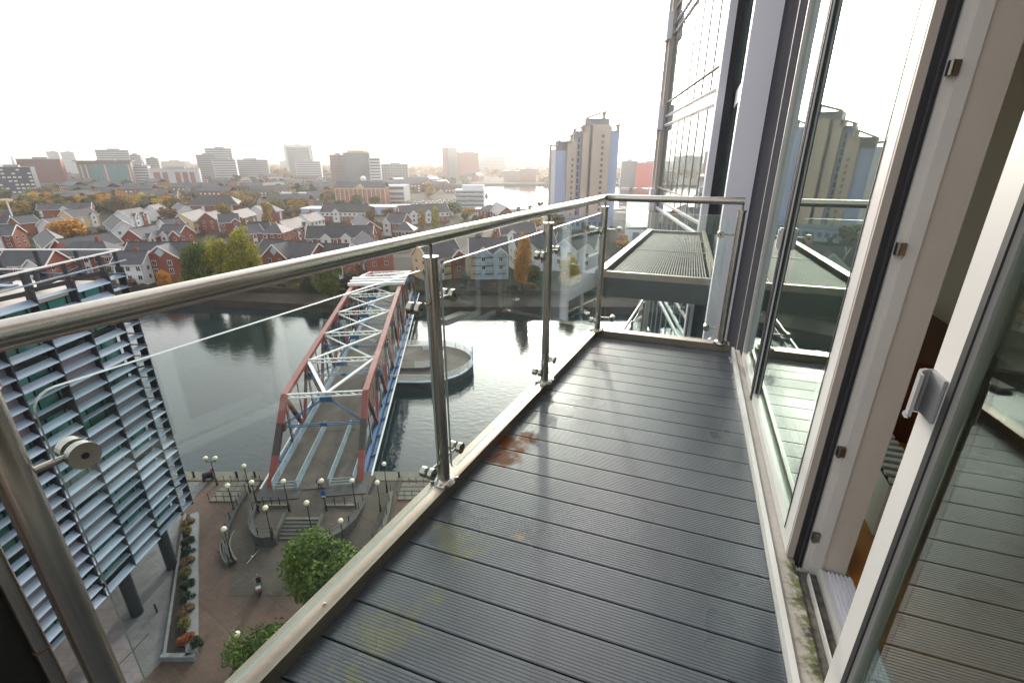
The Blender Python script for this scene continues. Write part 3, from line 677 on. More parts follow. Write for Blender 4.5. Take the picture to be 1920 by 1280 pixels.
# person standing at the bridge entrance (small in the picture)
def person(loc, rz, label):
    p = thing('person', label, 'person', loc, rz)
    J = [(0,0,0.93),(0,0.01,1.15),(0,0,1.38),(0,0,1.5),(-0.1,0,0.88),(-0.11,0.02,0.48),(-0.12,0,0.08),(-0.12,0.12,0.04),(0.1,0,0.88),(0.12,-0.05,0.48),(0.12,-0.12,0.08),(0.12,0.0,0.04),
         (-0.2,0,1.4),(-0.25,-0.02,1.12),(-0.22,0.08,0.88),(0.2,0,1.4),(0.25,-0.02,1.12),(0.22,0.08,0.88)]
    rr = [0.15,0.15,0.17,0.06,0.1,0.075,0.05,0.04,0.1,0.075,0.05,0.04,0.075,0.055,0.04,0.075,0.055,0.04]
    E_ = [(0,1),(1,2),(2,3),(0,4),(4,5),(5,6),(6,7),(0,8),(8,9),(9,10),(10,11),(2,12),(12,13),(13,14),(2,15),(15,16),(16,17)]
    me = bpy.data.meshes.new('body'); me.from_pydata(J, E_, []); me.materials.append(MATS['coat_dark'])
    o = link('body', me, p); mo = o.modifiers.new('skin','SKIN')
    for i, r_ in enumerate(rr): me.skin_vertices[0].data[i].radius = (r_, r_*0.75)
    me.skin_vertices[0].data[0].use_root = True
    o.modifiers.new('sub','SUBSURF').levels = 1; o.modifiers['sub'].render_levels = 2
    g = MB(); g.sphere((0,0.01,1.63),0.1,12,0,1.22); g.sphere((0,0.11,1.62),0.018,6,0); g.tube((0,0,1.46),(0,0,1.55),0.05,0.05,8,0); g.build('head','skin',p)
    g = MB(); g.sphere((0,-0.02,1.665),0.105,12,0,1.05); g.build('hair','bark',p)
    g = MB(); g.box(-0.09,0.09,0.1,0.145,0.98,1.4); g.build('shirt','shirt_white',p)
    for sx in (-0.22,0.22):
        g = MB(); g.sphere((sx,0.09,0.84),0.035,8,0,1.2)
        for k in range(5): g.tube((sx-0.025+0.0125*k,0.1,0.82),(sx-0.025+0.0125*k,0.12,0.755),0.008,0.006,5)
        g.build('hand','skin',p)
    return p
person((-21.9,44.3,TZ), math.pi+0.15, 'person in a dark open coat and white shirt standing at the bridge entrance')

# ---------------------------------------------------------------- truss bridge
BO = Vector((-22.8,45.3,0)); BR = math.atan(0.115)
br = thing('truss_bridge', 'old red and white steel truss swing bridge crossing the basin', 'bridge', BO, BR)
W2 = 5.0
NY = [8.6,18.3,28.0,37.7,47.4,57.1,66.8,76.5]; NZ = [8.2,8.85,9.45,10.05,10.65,11.0,10.2,8.8]
LZ = 0.75; Y1 = 85.0
def seg(p, q, w, h, cols, name, up=(0,0,1)):
    """a member painted in bands along its length"""
    g = MB(); p = Vector(p); q = Vector(q); names = []
    for (t0,t1,c) in cols:
        if c not in names: names.append(c)
        g.bar(p.lerp(q,t0), p.lerp(q,t1), w, h, names.index(c), up)
    return g.build(name, names, br)
for sx in (-W2, W2):
    seg((sx,0,0.7),(sx,NY[0],NZ[0]),0.72,0.6,[(0,.33,'bridge_red'),(.33,.68,'bridge_black'),(.68,1,'bridge_red')],'end_post')
    seg((sx,Y1,0.7),(sx,NY[-1],NZ[-1]),0.72,0.6,[(0,1,'bridge_red')],'end_post')
    for k in range(len(NY)-1):
        g = MB(); g.bar((sx,NY[k],NZ[k]),(sx,NY[k+1],NZ[k+1]),0.74,0.56); g.build('top_chord','bridge_white' if k == 5 else 'bridge_red',br)
    g = MB(); g.box(sx-0.3,sx+0.3,-0.5,Y1,0.1,0.8); g.build('bottom_chord','bridge_blue',br)
    for k in range(len(NY)):
        # laced vertical: two angles and zig-zag lacing
        z1 = NZ[k]-0.2; g = MB()
        for off in (-0.18,0.18):
            g.bar((sx,NY[k]+off,LZ),(sx,NY[k]+off,LZ+(z1-LZ)*.5),0.34,0.09,1); g.bar((sx,NY[k]+off,LZ+(z1-LZ)*.5),(sx,NY[k]+off,z1),0.34,0.09,0)
        nl = 12
        for q in range(nl):
            za = LZ+(z1-LZ)*q/nl; zb = LZ+(z1-LZ)*(q+1)/nl; s_ = 1 if q % 2 else -1
            g.bar((sx,NY[k]-0.13*s_,za),(sx,NY[k]+0.13*s_,zb),0.2,0.05,2)
        g.build('vertical',['bridge_red','bridge_black','bridge_white'],br)
        g = MB(); g.box(sx-0.34,sx+0.34,NY[k]-0.5,NY[k]+0.5,NZ[k]-0.62,NZ[k]-0.24); g.build('gusset','bridge_red',br)
    for k in range(len(NY)-1):
        a = (sx,NY[k],NZ[k]-0.2); b2 = (sx,(NY[k]+NY[k+1])/2,LZ); c = (sx,NY[k+1],NZ[k+1]-0.2)
        if k < 6:
            seg(a,b2,0.46,0.42,[(0,.4,'bridge_red'),(.4,.7,'bridge_black'),(.7,1,'bridge_red')],'diagonal')
            seg(b2,c,0.36,0.36,[(0,.5,'bridge_red'),(.5,.8,'bridge_black'),(.8,1,'bridge_red')],'diagonal')
            g = MB(); m_ = (NY[k]+NY[k+1])/2
            for off in (-0.1,0.1): g.bar((sx,m_+off,LZ),(sx,m_+off,(NZ[k]+NZ[k+1])/2-0.2),0.2,0.05)
            g.build('sub_vertical','bridge_red',br)
def lattice(p, q, h, name, m_='bridge_white', n=10):
    g = MB(); p = Vector(p); q = Vector(q); up = Vector((0,0,h/2))
    g.bar(p+up,q+up,0.2,0.16); g.bar(p-up,q-up,0.2,0.16)
    for k in range(n):
        a = p.lerp(q,k/n); b2 = p.lerp(q,(k+1)/n); s_ = 1 if k % 2 else -1
        g.bar(a-up*s_, b2+up*s_, 0.09,0.09)
    return g.build(name,m_,br)
for k in range(len(NY)):
    y, z = NY[k], NZ[k]
    lattice((-W2+.25,y,z-0.1),(W2-.25,y,z-0.1),0.55,'top_strut')
    if k in (0,1,2,3,4,7):
        zt = z-2.9 if k == 0 else z-2.4; yy = y-2.6 if k == 0 else y+0.0
        zs = z-0.5; ys = y-0.15 if k == 0 else y
        g = MB(); g.box(-0.75,0.75,ys-0.1,ys+0.1,zs-0.55,zs+0.1); g.build('gusset_plate','bridge_blue',br)
        for s_ in (-1,1):
            g = MB()
            for o_ in (-0.1,0.1): g.bar((s_*0.6,ys,zs-0.3+o_),(s_*(W2-0.3),yy,zt+0.25+o_),0.08,0.09)
            g.build('knee_brace','bridge_blue',br)
            g = MB(); g.box(s_*(W2-0.05)-0.42,s_*(W2-0.05)+0.42,yy-0.32,yy+0.3,zt-0.5,zt+0.65); g.build('brace_plate','bridge_red' if k == 0 else 'bridge_blue',br)
        g = MB(); g.bar((-W2+.3,yy,zt+0.12),(W2-.3,yy,zt+0.12),0.16,0.1); g.bar((-W2+.3,yy,zt-0.12),(W2-.3,yy,zt-0.12),0.16,0.1); g.box(-0.4,0.4,yy-0.07,yy+0.07,zt-0.25,zt+0.25); g.build('tie','bridge_blue',br)
for k in range(len(NY)-1):
    a, b2 = k, k+1
    if k == 0:
        for s_ in (-1,1):
            g = MB(); g.bar((0,NY[a],NZ[a]),(s_*(W2-.3),NY[b2],NZ[b2]),0.44,0.16); g.build('lateral_brace','bridge_white',br)
    else:
        g = MB(); g.bar((-W2+.3,NY[a],NZ[a]),(W2-.3,NY[b2],NZ[b2]),0.44,0.16); g.build('lateral_brace','bridge_white',br)
        g = MB()
        for o_ in (-0.17,0.17): g.bar((W2-.3,NY[a]+o_,NZ[a]-0.17),(-W2+.3,NY[b2]+o_,NZ[b2]-0.17),0.09,0.09)
        g.build('lateral_brace','bridge_white',br)
# white box girders and machinery frame over the pivot
for yy in (53.6,56.0,58.6):
    MB().box(-W2-0.9,W2+0.9,yy-0.35,yy+0.35,11.1,11.7).build('cross_girder','bridge_white',br)
MB().box(-W2+.35,W2-.35,-0.9,Y1+0.5,0.82,1.0).build('deck','timber_deck',br)
MB().box(-W2+.2,W2-.2,0,Y1,0.25,0.8).build('deck_girder','bridge_black',br)
def panel_rail(x, y0, y1, name='side_railing', z=1.0, m_='bridge_rail'):
    g = MB(); n = max(2, int((y1-y0)/2.2))
    for k in range(n+1):
        y = y0+(y1-y0)*k/n; g.box(x-0.035,x+0.035,y-0.035,y+0.035,z,z+1.2)
    for hh in (0.12,0.32,0.52,0.72,0.92): g.box(x-0.016,x+0.016,y0,y1,z+hh-0.045,z+hh+0.045)
    g.box(x-0.05,x+0.05,y0,y1,z+1.16,z+1.24)
    return g.build(name,m_,br)
for sx in (-1,1): panel_rail(sx*4.45,-0.6,Y1)
panel_rail(-1.75,-0.9,12.2,'lane_railing'); panel_rail(1.75,-0.9,12.2,'lane_railing')
for x0,x1 in ((-4.4,-1.8),(1.8,4.4)):
    g = MB()
    for hh in (0.35,0.75,1.15): g.box(x0,x1,-0.93,-0.87,1.0+hh-0.04,1.0+hh+0.04)
    g.box(x0,x0+0.06,-0.93,-0.87,1.0,2.2); g.box(x1-0.06,x1,-0.93,-0.87,1.0,2.2); g.build('lane_gate','bridge_rail',br)
# outer white fender rail with blue brackets on both sides
for sx in (-1,1):
    g = MB(); g.box(sx*6.15-0.1,sx*6.15+0.1,0,Y1,0.62,0.82); g.build('fender_rail','bridge_white',br)
    for k in range(18):
        y = 1+k*4.7; g = MB(); g.bar((sx*5.3,y,0.35),(sx*6.1,y,0.66),0.2,0.2); g.build('bracket','bridge_blue',br)
    g = MB(); g.box(sx*5.75-0.3,sx*5.75+0.3,0,Y1,0.2,0.35); g.build('flange','bridge_blue',br)
MB().box(-4.4,4.4,11.5,Y1,1.002,1.02).build('walkway','timber_deck',br)
MB().tube((0,40,-2.5),(0,40,0.2),4.6,4.6,28).build('pivot_pier','quay_wall',br)
# abutments with black fascia and notices
for (x0,x1,lab,sg) in ((-5.9,-1.2,'left',(('sign_pale',-2.0),('window_white',-3.5))),(1.4,6.1,'right',(('sign_red',2.2),('sign_pale',3.1)))):
    ab = thing('bridge_abutment','stone plinth with black fascia and notices under the %s end post of the bridge' % lab,'plinth',BO,BR)
    MB().box(x0,x1,-2.4,1.6,0.0,0.98).build('plinth','stone_dark',ab)
    MB().box(x0+0.05,x1-0.05,-2.46,-2.402,0.12,0.9).build('fascia','black_metal',ab)
    for c, x in sg:
        if c in ('sign_red','window_white'): g = MB(); g.tube((x,-2.49,0.55),(x,-2.465,0.55),0.26,0.26,18)
        else: g = MB(); g.box(x-0.24,x+0.24,-2.49,-2.465,0.3,0.8)
        g.build('notice_plate', c, ab)

# timber pier beside the bridge with white railings
pf = thing('round_pier','round ended timber pier with white railings beside the bridge','pier',(-15.6,81.5,-2.2))
PFO = (-15.6,81.5,-2.2)
arc = [(-22.4,75.0)] + [(-16.0+8.4*math.cos(t), 83.6+8.7*math.sin(t)) for t in [R(-88+176*k/18) for k in range(19)]] + [(-22.4,92.2)]
MB().prism(arc,-2.6,-0.3,0,1).build('pier_deck',['timber_deck','void'],pf,PFO)
g = MB(); g.wall(arc,-0.5,-0.27,0.35); g.build('edge_beam','bridge_rail',pf,PFO)
def ring_rail(pts, z, name, h=1.15):
    for p in pts[::2]: MB().tube((p[0],p[1],z),(p[0],p[1],z+h),0.08,0.08,6).build('post','bridge_white',pf,PFO)
    for hh in (0.2,0.42,0.64,0.86,1.1):
        g = MB(); g.sweep([(p[0],p[1],z+hh*h/1.1) for p in pts],0.06,6); g.build(name,'bridge_white',pf,PFO)
ring_rail([(x*0.985-0.2,y*0.985+1.2) for x,y in arc],-0.27,'pier_rail')
inner = [(-17.2+4.0*math.cos(R(a)), 84+4.4*math.sin(R(a))) for a in range(-100,101,20)]
ring_rail(inner,0.2,'inner_rail')
MB().prism([(-21,79.7)]+inner+[(-21,88.4)],-0.29,0.2).build('inner_platform','timber_deck',pf,PFO)
MB().tube((-7.7,84.6,-2),(-7.7,84.6,2.6),0.14,0.12,8).build('mooring_pole','bridge_rail',pf,PFO)
g = MB(); g.bar((-17.4,112.4,-1.5),(-2.3,133.0,-1.2),2.4,0.5); tag(g.build('pontoon','stone_pale'),'pale floating pontoon walkway running to the far quay','pontoon')

# ---------------------------------------------------------------- houses
WIN_OUT = MB(); WIN_OUT.box(-0.62,0.62,-0.05,0.04,-0.75,0.75)
win_me = WIN_OUT.mesh('window','window_white')
PW = MB(); PW.box(-0.52,-0.04,-0.075,-0.052,-0.64,0.64); PW.box(0.04,0.52,-0.075,-0.052,-0.64,0.64)
pane_me = PW.mesh('pane','window_glass')
WF = MB(); WF.box(-0.62,0.62,-0.05,0.04,-0.75,0.75,0); WF.box(-0.5,-0.05,-0.08,-0.052,-0.62,0.62,1); WF.box(0.05,0.5,-0.08,-0.052,-0.62,0.62,1)
win_far_me = WF.mesh('window',['window_white','window_glass'])
def window(parent, x, y, z, rz, near, s=(1,1,1)):
    w = link('window', win_me if near else win_far_me, parent, (x,y,z), rz); w.scale = s
    if near: link('pane', pane_me, w)
    return w
def gable_roof(g, x0, x1, y0, y1, ze, zr, t=0.22, ov=0.35, mi=0):
    """ridge along x, closed slab each side"""
    ym = (y0+y1)/2; sl = (zr-ze)/((y1-y0)/2); yo0 = y0-ov; yo1 = y1+ov; zo = ze-ov*sl
    for ya, yb in ((yo0,ym),(yo1,ym)):
        vs = [(x0-ov,ya,zo),(x1+ov,ya,zo),(x1+ov,yb,zr),(x0-ov,yb,zr)]
        up = [(x,y,z+t) for x,y,z in vs]
        f = [(0,3,2,1),(4,5,6,7),(0,1,5,4),(1,2,6,5),(2,3,7,6),(3,0,4,7)]
        g.add(vs+up, f, mi)
def hip_roof(g, x0, x1, y0, y1, ze, zr, ov=0.4, mi=0):
    ym = (y0+y1)/2; ins = min((y1-y0)/2*0.95, (x1-x0)/2-0.05)
    a = [(x0-ov,y0-ov,ze),(x1+ov,y0-ov,ze),(x1+ov,y1+ov,ze),(x0-ov,y1+ov,ze)]; b2 = [(x0+ins,ym,zr),(x1-ins,ym,zr)]
    g.add(a+b2, [(0,3,2,1),(0,1,5,4),(1,2,5),(2,3,4,5),(3,0,4)], mi)
WALL = {'brick':'brick','cream':'cream','white':'render_white','blue':'render_blue','band':'brick'}
def house(x0,y0,x1,y1,zr,dep,st,wall,roof,gab,label,seed):
    L = math.hypot(x1-x0,y1-y0)
    near_first = math.hypot(x0,y0) < math.hypot(x1,y1)
    Lc = min(max(L, 9.0), 34.0)
    dx, dy = (x1-x0)/L, (y1-y0)/L
    if L > 34: cx, cy = (x0+dx*Lc/2, y0+dy*Lc/2) if near_first else (x1-dx*Lc/2, y1-dy*Lc/2)
    else: cx, cy = (x0+x1)/2, (y0+y1)/2
    # local +x along the ridge, camera side = local -y
    if (-cx)*(dy) + (-cy)*(-dx) < 0: dx, dy = -dx, -dy; gab = [(1-t,w,m_) for t,w,m_ in gab]; roof = roof[::-1]
    rz = math.atan2(dy,dx); dist = math.hypot(cx,cy); near = dist < 185
    h = thing('house', label, 'house', (cx,cy,0), rz, 'gabled houses of the estate')
    hl, hd = Lc/2, dep/2; ze = zr-0.80*hd
    g = MB(); g.box(-hl,hl,-hd,hd,-0.05,ze-0.02,0)
    if wall == 'band': g.box(-hl-0.03,hl+0.03,-hd-0.03,hd+0.03,ze-2.6,ze-0.03,1)
    for k, xx in enumerate((-hl,hl)):
        if roof[k] == '.':
            g.add([(xx,-hd,ze-0.03),(xx,hd,ze-0.03),(xx,0,zr-0.05),(xx-0.02*(1 if xx>0 else -1),-hd,ze-0.03),(xx-0.02*(1 if xx>0 else -1),hd,ze-0.03),(xx-0.02*(1 if xx>0 else -1),0,zr-0.05)],[(0,1,2),(5,4,3)],0)
    g.build('wall',[WALL[wall],'render_white'],h)
    g = MB()
    if 'h' in roof: hip_roof(g,-hl,hl,-hd,hd,ze,zr)
    else: gable_roof(g,-hl,hl,-hd,hd,ze,zr)
    rf = g.build('roof','slate',h)
    if 'h' not in roof:
        g = MB(); g.bar((-hl-.4,0,zr+0.24),(hl+.4,0,zr+0.24),0.3,0.16); g.build('ridge_tile','quay_wall',rf)
        for xx in (-hl-0.38,hl+0.38):
            g = MB()
            for s_ in (-1,1): g.bar((xx,s_*(hd+.35),ze-0.12),(xx,0,zr+0.13),0.14,0.42)
            g.build('barge_board','barge',h)
    g = MB()
    for s_ in (-1,1): g.bar((-hl-.3,s_*(hd+.36),ze-0.22),(hl+.3,s_*(hd+.36),ze-0.22),0.16,0.22)
    g.build('gutter','barge',h)
    if wall != 'white' or seed % 2:
        MB().box(-hl*.55-.5,-hl*.55+.5,-hd-.06,-hd-.004,0.02,2.15).build('door','brown_board' if seed % 2 else 'navy',h)
    for s_ in (-1,1): MB().tube((s_*(hl-.25),-hd-.09,.1),(s_*(hl-.25),-hd-.09,ze-.3),.06,.06,6).build('downpipe','band_dark',h)
    if seed % 3 == 0 or seed % 5 == 1:
        g = MB(); g.box(hl*0.3-0.5,hl*0.3+0.5,-0.35,0.35,zr-0.5,zr+1.2); g.box(hl*.3-.3,hl*.3-.05,-.15,.15,zr+1.2,zr+1.55); g.box(hl*.3+.05,hl*.3+.3,-.15,.15,zr+1.2,zr+1.55); g.build('chimney','brick',rf)
    wings = []
    for (t,w,wm) in gab:
        w *= 0.82 if w < 8 else 1.12
        xc = -hl+t*Lc; w = min(w, Lc*0.9); zw = min(ze+w*0.42, zr-0.15); yo = -hd-(1.6 if w > 6 else 0.7); wings.append((xc,w))
        big = w > 6
        zb = 0 if (big or st > 2) else ze-2.4
        g = MB(); g.box(xc-w/2,xc+w/2,yo,-hd+0.05,zb-0.03,ze-0.04); g.add([(xc-w/2,yo,ze-0.05),(xc+w/2,yo,ze-0.05),(xc,yo,zw-0.05)],[(0,1,2)])
        g.build('gable_wall',WALL.get(wm,'render_white'),h)
        yb = -hd + (zw-ze)/((zr-ze)/hd) + 0.3
        g = MB(); sl = (zw-ze)/(w/2)
        for s_ in (-1,1):
            vs = [(xc+s_*(w/2+.3),yo-.3,ze-.3*sl),(xc,yo-.3,zw),(xc,yb,zw),(xc+s_*(w/2+.3),min(yb,-hd+.2),ze-.3*sl)]
            g.add(vs+[(a,b2,c+0.2) for a,b2,c in vs],[(0,1,2,3),(7,6,5,4),(0,4,5,1),(1,5,6,2),(2,6,7,3),(3,7,4,0)])
        g.build('gable_roof','slate',h)
        g = MB()
        for s_ in (-1,1): g.bar((xc+s_*(w/2+.32),yo-.34,ze-.3*sl-0.02),(xc,yo-.34,zw+.08),0.12,0.4)
        g.build('barge_board','barge',h)
        if big: g = MB(); g.add([(xc-1.5,yo-.05,zw-2.0),(xc,yo-.05,zw-3.3),(xc+1.5,yo-.05,zw-2.0),(xc,yo-.05,zw-0.45),(xc-1.5,yo-.01,zw-2.0),(xc,yo-.01,zw-3.3),(xc+1.5,yo-.01,zw-2.0),(xc,yo-.01,zw-0.45)],[(0,1,2,3),(0,4,5,1),(1,5,6,2),(2,6,7,3),(3,7,4,0)]); g.build('gable_panel','render_blue',h)
        nz_ = max(1, int(ze/2.7))
        for s in range(nz_):
            z = ze-1.3-2.6*s
            if z < 1.0 or z-0.7 < zb: break
            for xo in ((-w*.2,w*.2) if w > 6 else (0,)): window(h,xc+xo,yo-0.002,z,0,near,(1.1,1,1.15) if w > 6 else (1,1,1))
    nw = max(2, int(Lc/2.9))
    bays = [k for k in range(nw) if k % 3 == seed % 3 and not any(abs(-hl+Lc*(k+0.5)/nw-xc) < w/2+1.0 for xc,w in wings)] if wall in ('brick','cream') else []
    for k in bays:
        x = -hl+Lc*(k+0.5)/nw; MB().box(x-.85,x+.85,-hd-.45,-hd+.02,.3,ze-.75).build('window_bay','render_white',h)
    ns = max(1,int(round((ze-0.3)/2.75)))
    if dist < 330:
        for s in range(ns):
            z = ze-1.35-2.7*s
            if z < 0.9: break
            for k in range(nw):
                x = -hl+Lc*(k+0.5)/nw
                if any(abs(x-xc) < w/2+0.7 for xc,w in wings): continue
                window(h,x,-hd-(0.452 if k in bays else 0.035 if wall=='band' else 0.002),z,0,near,(1.12,1,1.05))
        for side in (-1,1):
            # gable end turned towards the viewer
            nx, ny = math.cos(rz)*side, math.sin(rz)*side
            if (-cx)*nx + (-cy)*ny > 0.15*dist:
                for s in range(ns):
                    z = ze-1.35-2.7*s
                    if z < 0.9: break
                    for yo in (-hd*.45,hd*.45): window(h,side*(hl+(0.035 if wall=='band' else 0.003)),yo,z,R(90)*side,near)
    if wall == 'cream' and zr > 11:
        for k in range(3):
            for s in range(3):
                x = -hl+Lc*(k+0.5)/3; z = 1.9+2.6*s
                g = MB(); g.box(x-1.3,x+1.3,-hd-1.5,-hd-.9,z,z+0.12); 
                for q in range(9): g.box(x-1.25+q*.31,x-1.21+q*.31,-hd-1.5,-hd-1.46,z+.12,z+1.05)
                g.box(x-1.3,x+1.3,-hd-1.52,-hd-1.45,z+1.05,z+1.12); g.box(x-1.3,x+1.3,-hd-.95,-hd,z,z+.1); g.build('balcony','black_metal',h)
    return h
HOUSES = [(-304.36, 314.37, -280.29, 326.54, 9.5, 8, 2, 'brick', '..', [(0.5, 5, 'white')], 'long slate roofed brick house in front of the yellow tree row'),
 (-246.83, 268.22, -245.38, 283.67, 10, 9, 3, 'cream', '..', [(0.75, 4, 'white')], 'pale roofed cream and brick flats behind the big orange tree'),
 (-277.43, 324.56, -177.02, 219.83, 10, 9, 3, 'white', '..', [], 'long pale roofed house ending in a white gable right of the orange tree'),
 (-229.27, 236.89, -229.74, 246.13, 9, 8, 2, 'white', '..', [], 'small pale roofed house with white gable left of the orange tree'),
 (-225.71, 203.15, -212.52, 206.65, 10, 9, 3, 'brick', '..', [(0.6, 4.5, 'white')], 'brick house with white dormer at the left edge of the estate'),
 (-253.73, 248.55, -252.49, 253.53, 9, 8, 2, 'brick', '..', [], 'small dark roofed brick house behind the house at the left edge'),
 (-267.58, 246.13, -260.0, 251.02, 9, 8, 2, 'white', '..', [], 'grey roofed white house farthest left beside the lamp arm'),
 (-189.33, 194.89, -162.17, 169.81, 10, 8, 3, 'brick', '..', [], 'dark roofed brick house with pinkish verge above the louvred office'),
 (-155.68, 163.02, -151.43, 180.8, 10.5, 9, 3, 'brick', '..', [], 'long pale roof rising behind the dark waterfront roof'),
 (-148.2, 156.33, -130.0, 157.43, 11.2, 10, 3, 'brick', '.h', [(0.1, 4, 'white')], 'dark roofed waterfront house just above the louvred office parapet'),
 (-122.55, 152.5, -102.73, 153.55, 11.3, 10, 3, 'brick', '..', [(0.65, 10.5, 'brick')], 'red brick waterfront house with broad white edged gable beside the green trees'),
 (-153.81, 193.32, -152.48, 206.65, 10, 9, 3, 'brick', '..', [(0.3, 4, 'white'), (0.75, 4, 'brick')], 'pale roofed brick house behind the red gabled waterfront house'),
 (-149.29, 206.65, -139.02, 204.89, 10, 9, 3, 'brick', '..', [(0.4, 4, 'white'), (0.9, 6, 'brick')], 'dark roofed brick house with white gable behind the green trees'),
 (-166.25, 230.34, -163.8, 236.96, 9.5, 8, 2, 'white', '..', [], 'small pale roofed house with white end gable in mid estate'),
 (-169.89, 249.42, -173.68, 271.95, 10.5, 10, 3, 'cream', '..', [(0.7, 4, 'cream')], 'large pale roofed cream and brick flats in mid estate'),
 (-159.98, 254.71, -160.43, 263.06, 10.5, 9, 3, 'brick', '..', [], 'short brick block joined to the cream flats'),
 (-148.53, 249.12, -143.93, 251.69, 10, 9, 3, 'brick', '..', [(0.8, 5, 'brick')], 'dark roofed brick house right of the cream flats'),
 (-220.5, 273.37, -222.93, 292.49, 9.5, 9, 3, 'white', '..', [(0.3, 4, 'white'), (0.7, 4, 'brick')], 'pale roofed house with white bays behind the long pale roof'),
 (-226.74, 306.73, -229.5, 318.33, 9.5, 8, 2, 'white', '..', [(0.5, 4, 'white')], 'small pale house with white gable in front of the long brick terrace'),
 (-355.71, 447.05, -313.13, 462.83, 9, 10, 3, 'brick', '..', [(0.17, 7, 'brick'), (0.6, 8, 'brick')], 'long dark roofed brick terrace at the back of the estate'),
 (-270.07, 385.96, -202.32, 303.05, 9.5, 8, 3, 'white', '..', [], 'house with bright sunlit roof slope at the back of the estate'),
 (-229.85, 349.55, -195.68, 354.9, 12, 14, 4, 'brick', 'hh', [], 'four storey brick block behind the estate with rows of windows'),
 (-155.23, 270.42, -156.74, 289.13, 9.5, 9, 2, 'brick', '..', [], 'brick house with the brightest pale roof in mid estate'),
 (-190.29, 369.22, -165.28, 330.8, 9.5, 8, 2, 'brick', '..', [], 'small dark and light roofed house left of the yellow tree'),
 (-159.08, 303.05, -158.34, 314.37, 9.5, 8, 3, 'white', '..', [(0.3, 4, 'white')], 'pale roofed house just left of the tall ochre tree'),
 (-152.61, 306.73, -151.84, 314.37, 9.5, 9, 2, 'brick', 'hh', [], 'hipped brick house right of the tall ochre tree'),
 (-106.31, 219.83, -104.83, 239.35, 10, 9, 3, 'brick', '..', [(0.8, 4, 'white')], 'pale roofed brick house behind the hipped brick house'),
 (-107.85, 249.12, -105.65, 262.48, 10, 9, 3, 'white', '..', [], 'pale roofed house left of the long white banded terrace'),
 (-116.54, 208.83, -114.01, 212.45, 9.5, 8, 2, 'brick', '..', [], 'small dark roofed house above the yellow green trees'),
 (-119.88, 224.21, -116.68, 226.23, 9, 8, 2, 'brick', '..', [], 'tiny dark roofed house behind the tall ochre tree'),
 (-108.78, 215.91, -102.35, 215.91, 10, 10, 2, 'brick', 'hh', [], 'black hipped roof house with a red brick front'),
 (-83.39, 160.96, -62.08, 152.27, 11, 10, 3, 'brick', '..', [(0.46, 9.5, 'brick')], 'red gabled waterfront house right of the green trees'),
 (-62.63, 155.31, -52.72, 154.27, 10.5, 10, 3, 'brick', '..', [(0.5, 4, 'white')], 'dark roofed waterfront house behind the handrail'),
 (-83.69, 197.58, -57.96, 200.95, 10.5, 10, 3, 'brick', '..', [(0.3, 4.5, 'white'), (0.6, 4.5, 'white'), (0.9, 4.5, 'white')], 'long slate roofed house with three white dormer gables'),
 (-117.58, 306.31, -88.52, 302.5, 10.5, 11, 3, 'band', '..', [(0.35, 5, 'white')], 'long terrace with white upper band left of the brown tree'),
 (-85.74, 267.53, -65.65, 224.06, 9.5, 9, 3, 'brick', '..', [], 'brick house with dark diamond roof behind the dormer gables'),
 (-62.82, 249.42, -53.54, 246.85, 10.5, 10, 3, 'brick', '..', [(0.1, 5, 'white')], 'brick house with white framed bay right of the brown trees'),
 (-50.37, 219.83, -46.98, 219.83, 10, 9, 2, 'brick', 'hh', [], 'hipped dark roof house in front of the white framed bay'),
 (-68.28, 291.61, -41.3, 306.31, 10.5, 11, 3, 'band', '..', [(0.25, 5, 'white'), (0.55, 5, 'white')], 'long terrace with white upper band right of the brown trees'),
 (-56.87, 183.65, -45.1, 160.74, 10.5, 9, 3, 'brick', '..', [], 'dark pointed roof with pale slope just over the handrail'),
 (-29.44, 150.24, -19.37, 157.74, 11.5, 11, 4, 'cream', '..', [(0.85, 6, 'brick')], 'cream waterfront flats with grey roof left of the blue gabled block'),
 (-13.87, 155.44, -1.75, 156.57, 12.2, 11, 4, 'cream', '..', [(0.35, 7, 'blue'), (0.8, 6, 'blue')], 'cream and pale blue gabled waterfront flats seen through the glass panel'),
 (-5.74, 208.03, 9.34, 211.75, 10.5, 10, 3, 'brick', '..', [(0.3, 5, 'white')], 'red brick house with dark roof behind the blue gabled flats'),
 (-18.58, 310.5, -10.38, 318.33, 9.5, 9, 3, 'brick', 'h.', [], 'dark roofed brick house at the near shore of the far lake'),
 (-10.37, 318.32, -3.1, 284.76, 10.5, 10, 3, 'brick', '..', [], 'pointed dark roof house standing beside the far lake'),
 (0.37, 165.04, 14.26, 168.86, 12, 11, 4, 'white', '..', [(0.3, 6, 'white')], 'pale waterfront flats with white gable seen through the third glass panel'),
 (16.63, 170.17, 29.75, 165.04, 12, 12, 4, 'white', '..', [(0.3, 8, 'white'), (0.85, 7, 'white')], 'broad pale gabled waterfront block nearest the corner post'),
 (-149.64, 139.89, -136.26, 140.77, 11, 9, 3, 'brick', '..', [(0.75, 5, 'white')], 'dark roofed waterfront house half hidden behind the office roof frames')]
HB = []
for k, hh in enumerate(HOUSES):
    ho = house(*hh, k); HB.append((ho.location.x, ho.location.y))
rnd = random.Random(21); cnt = 0
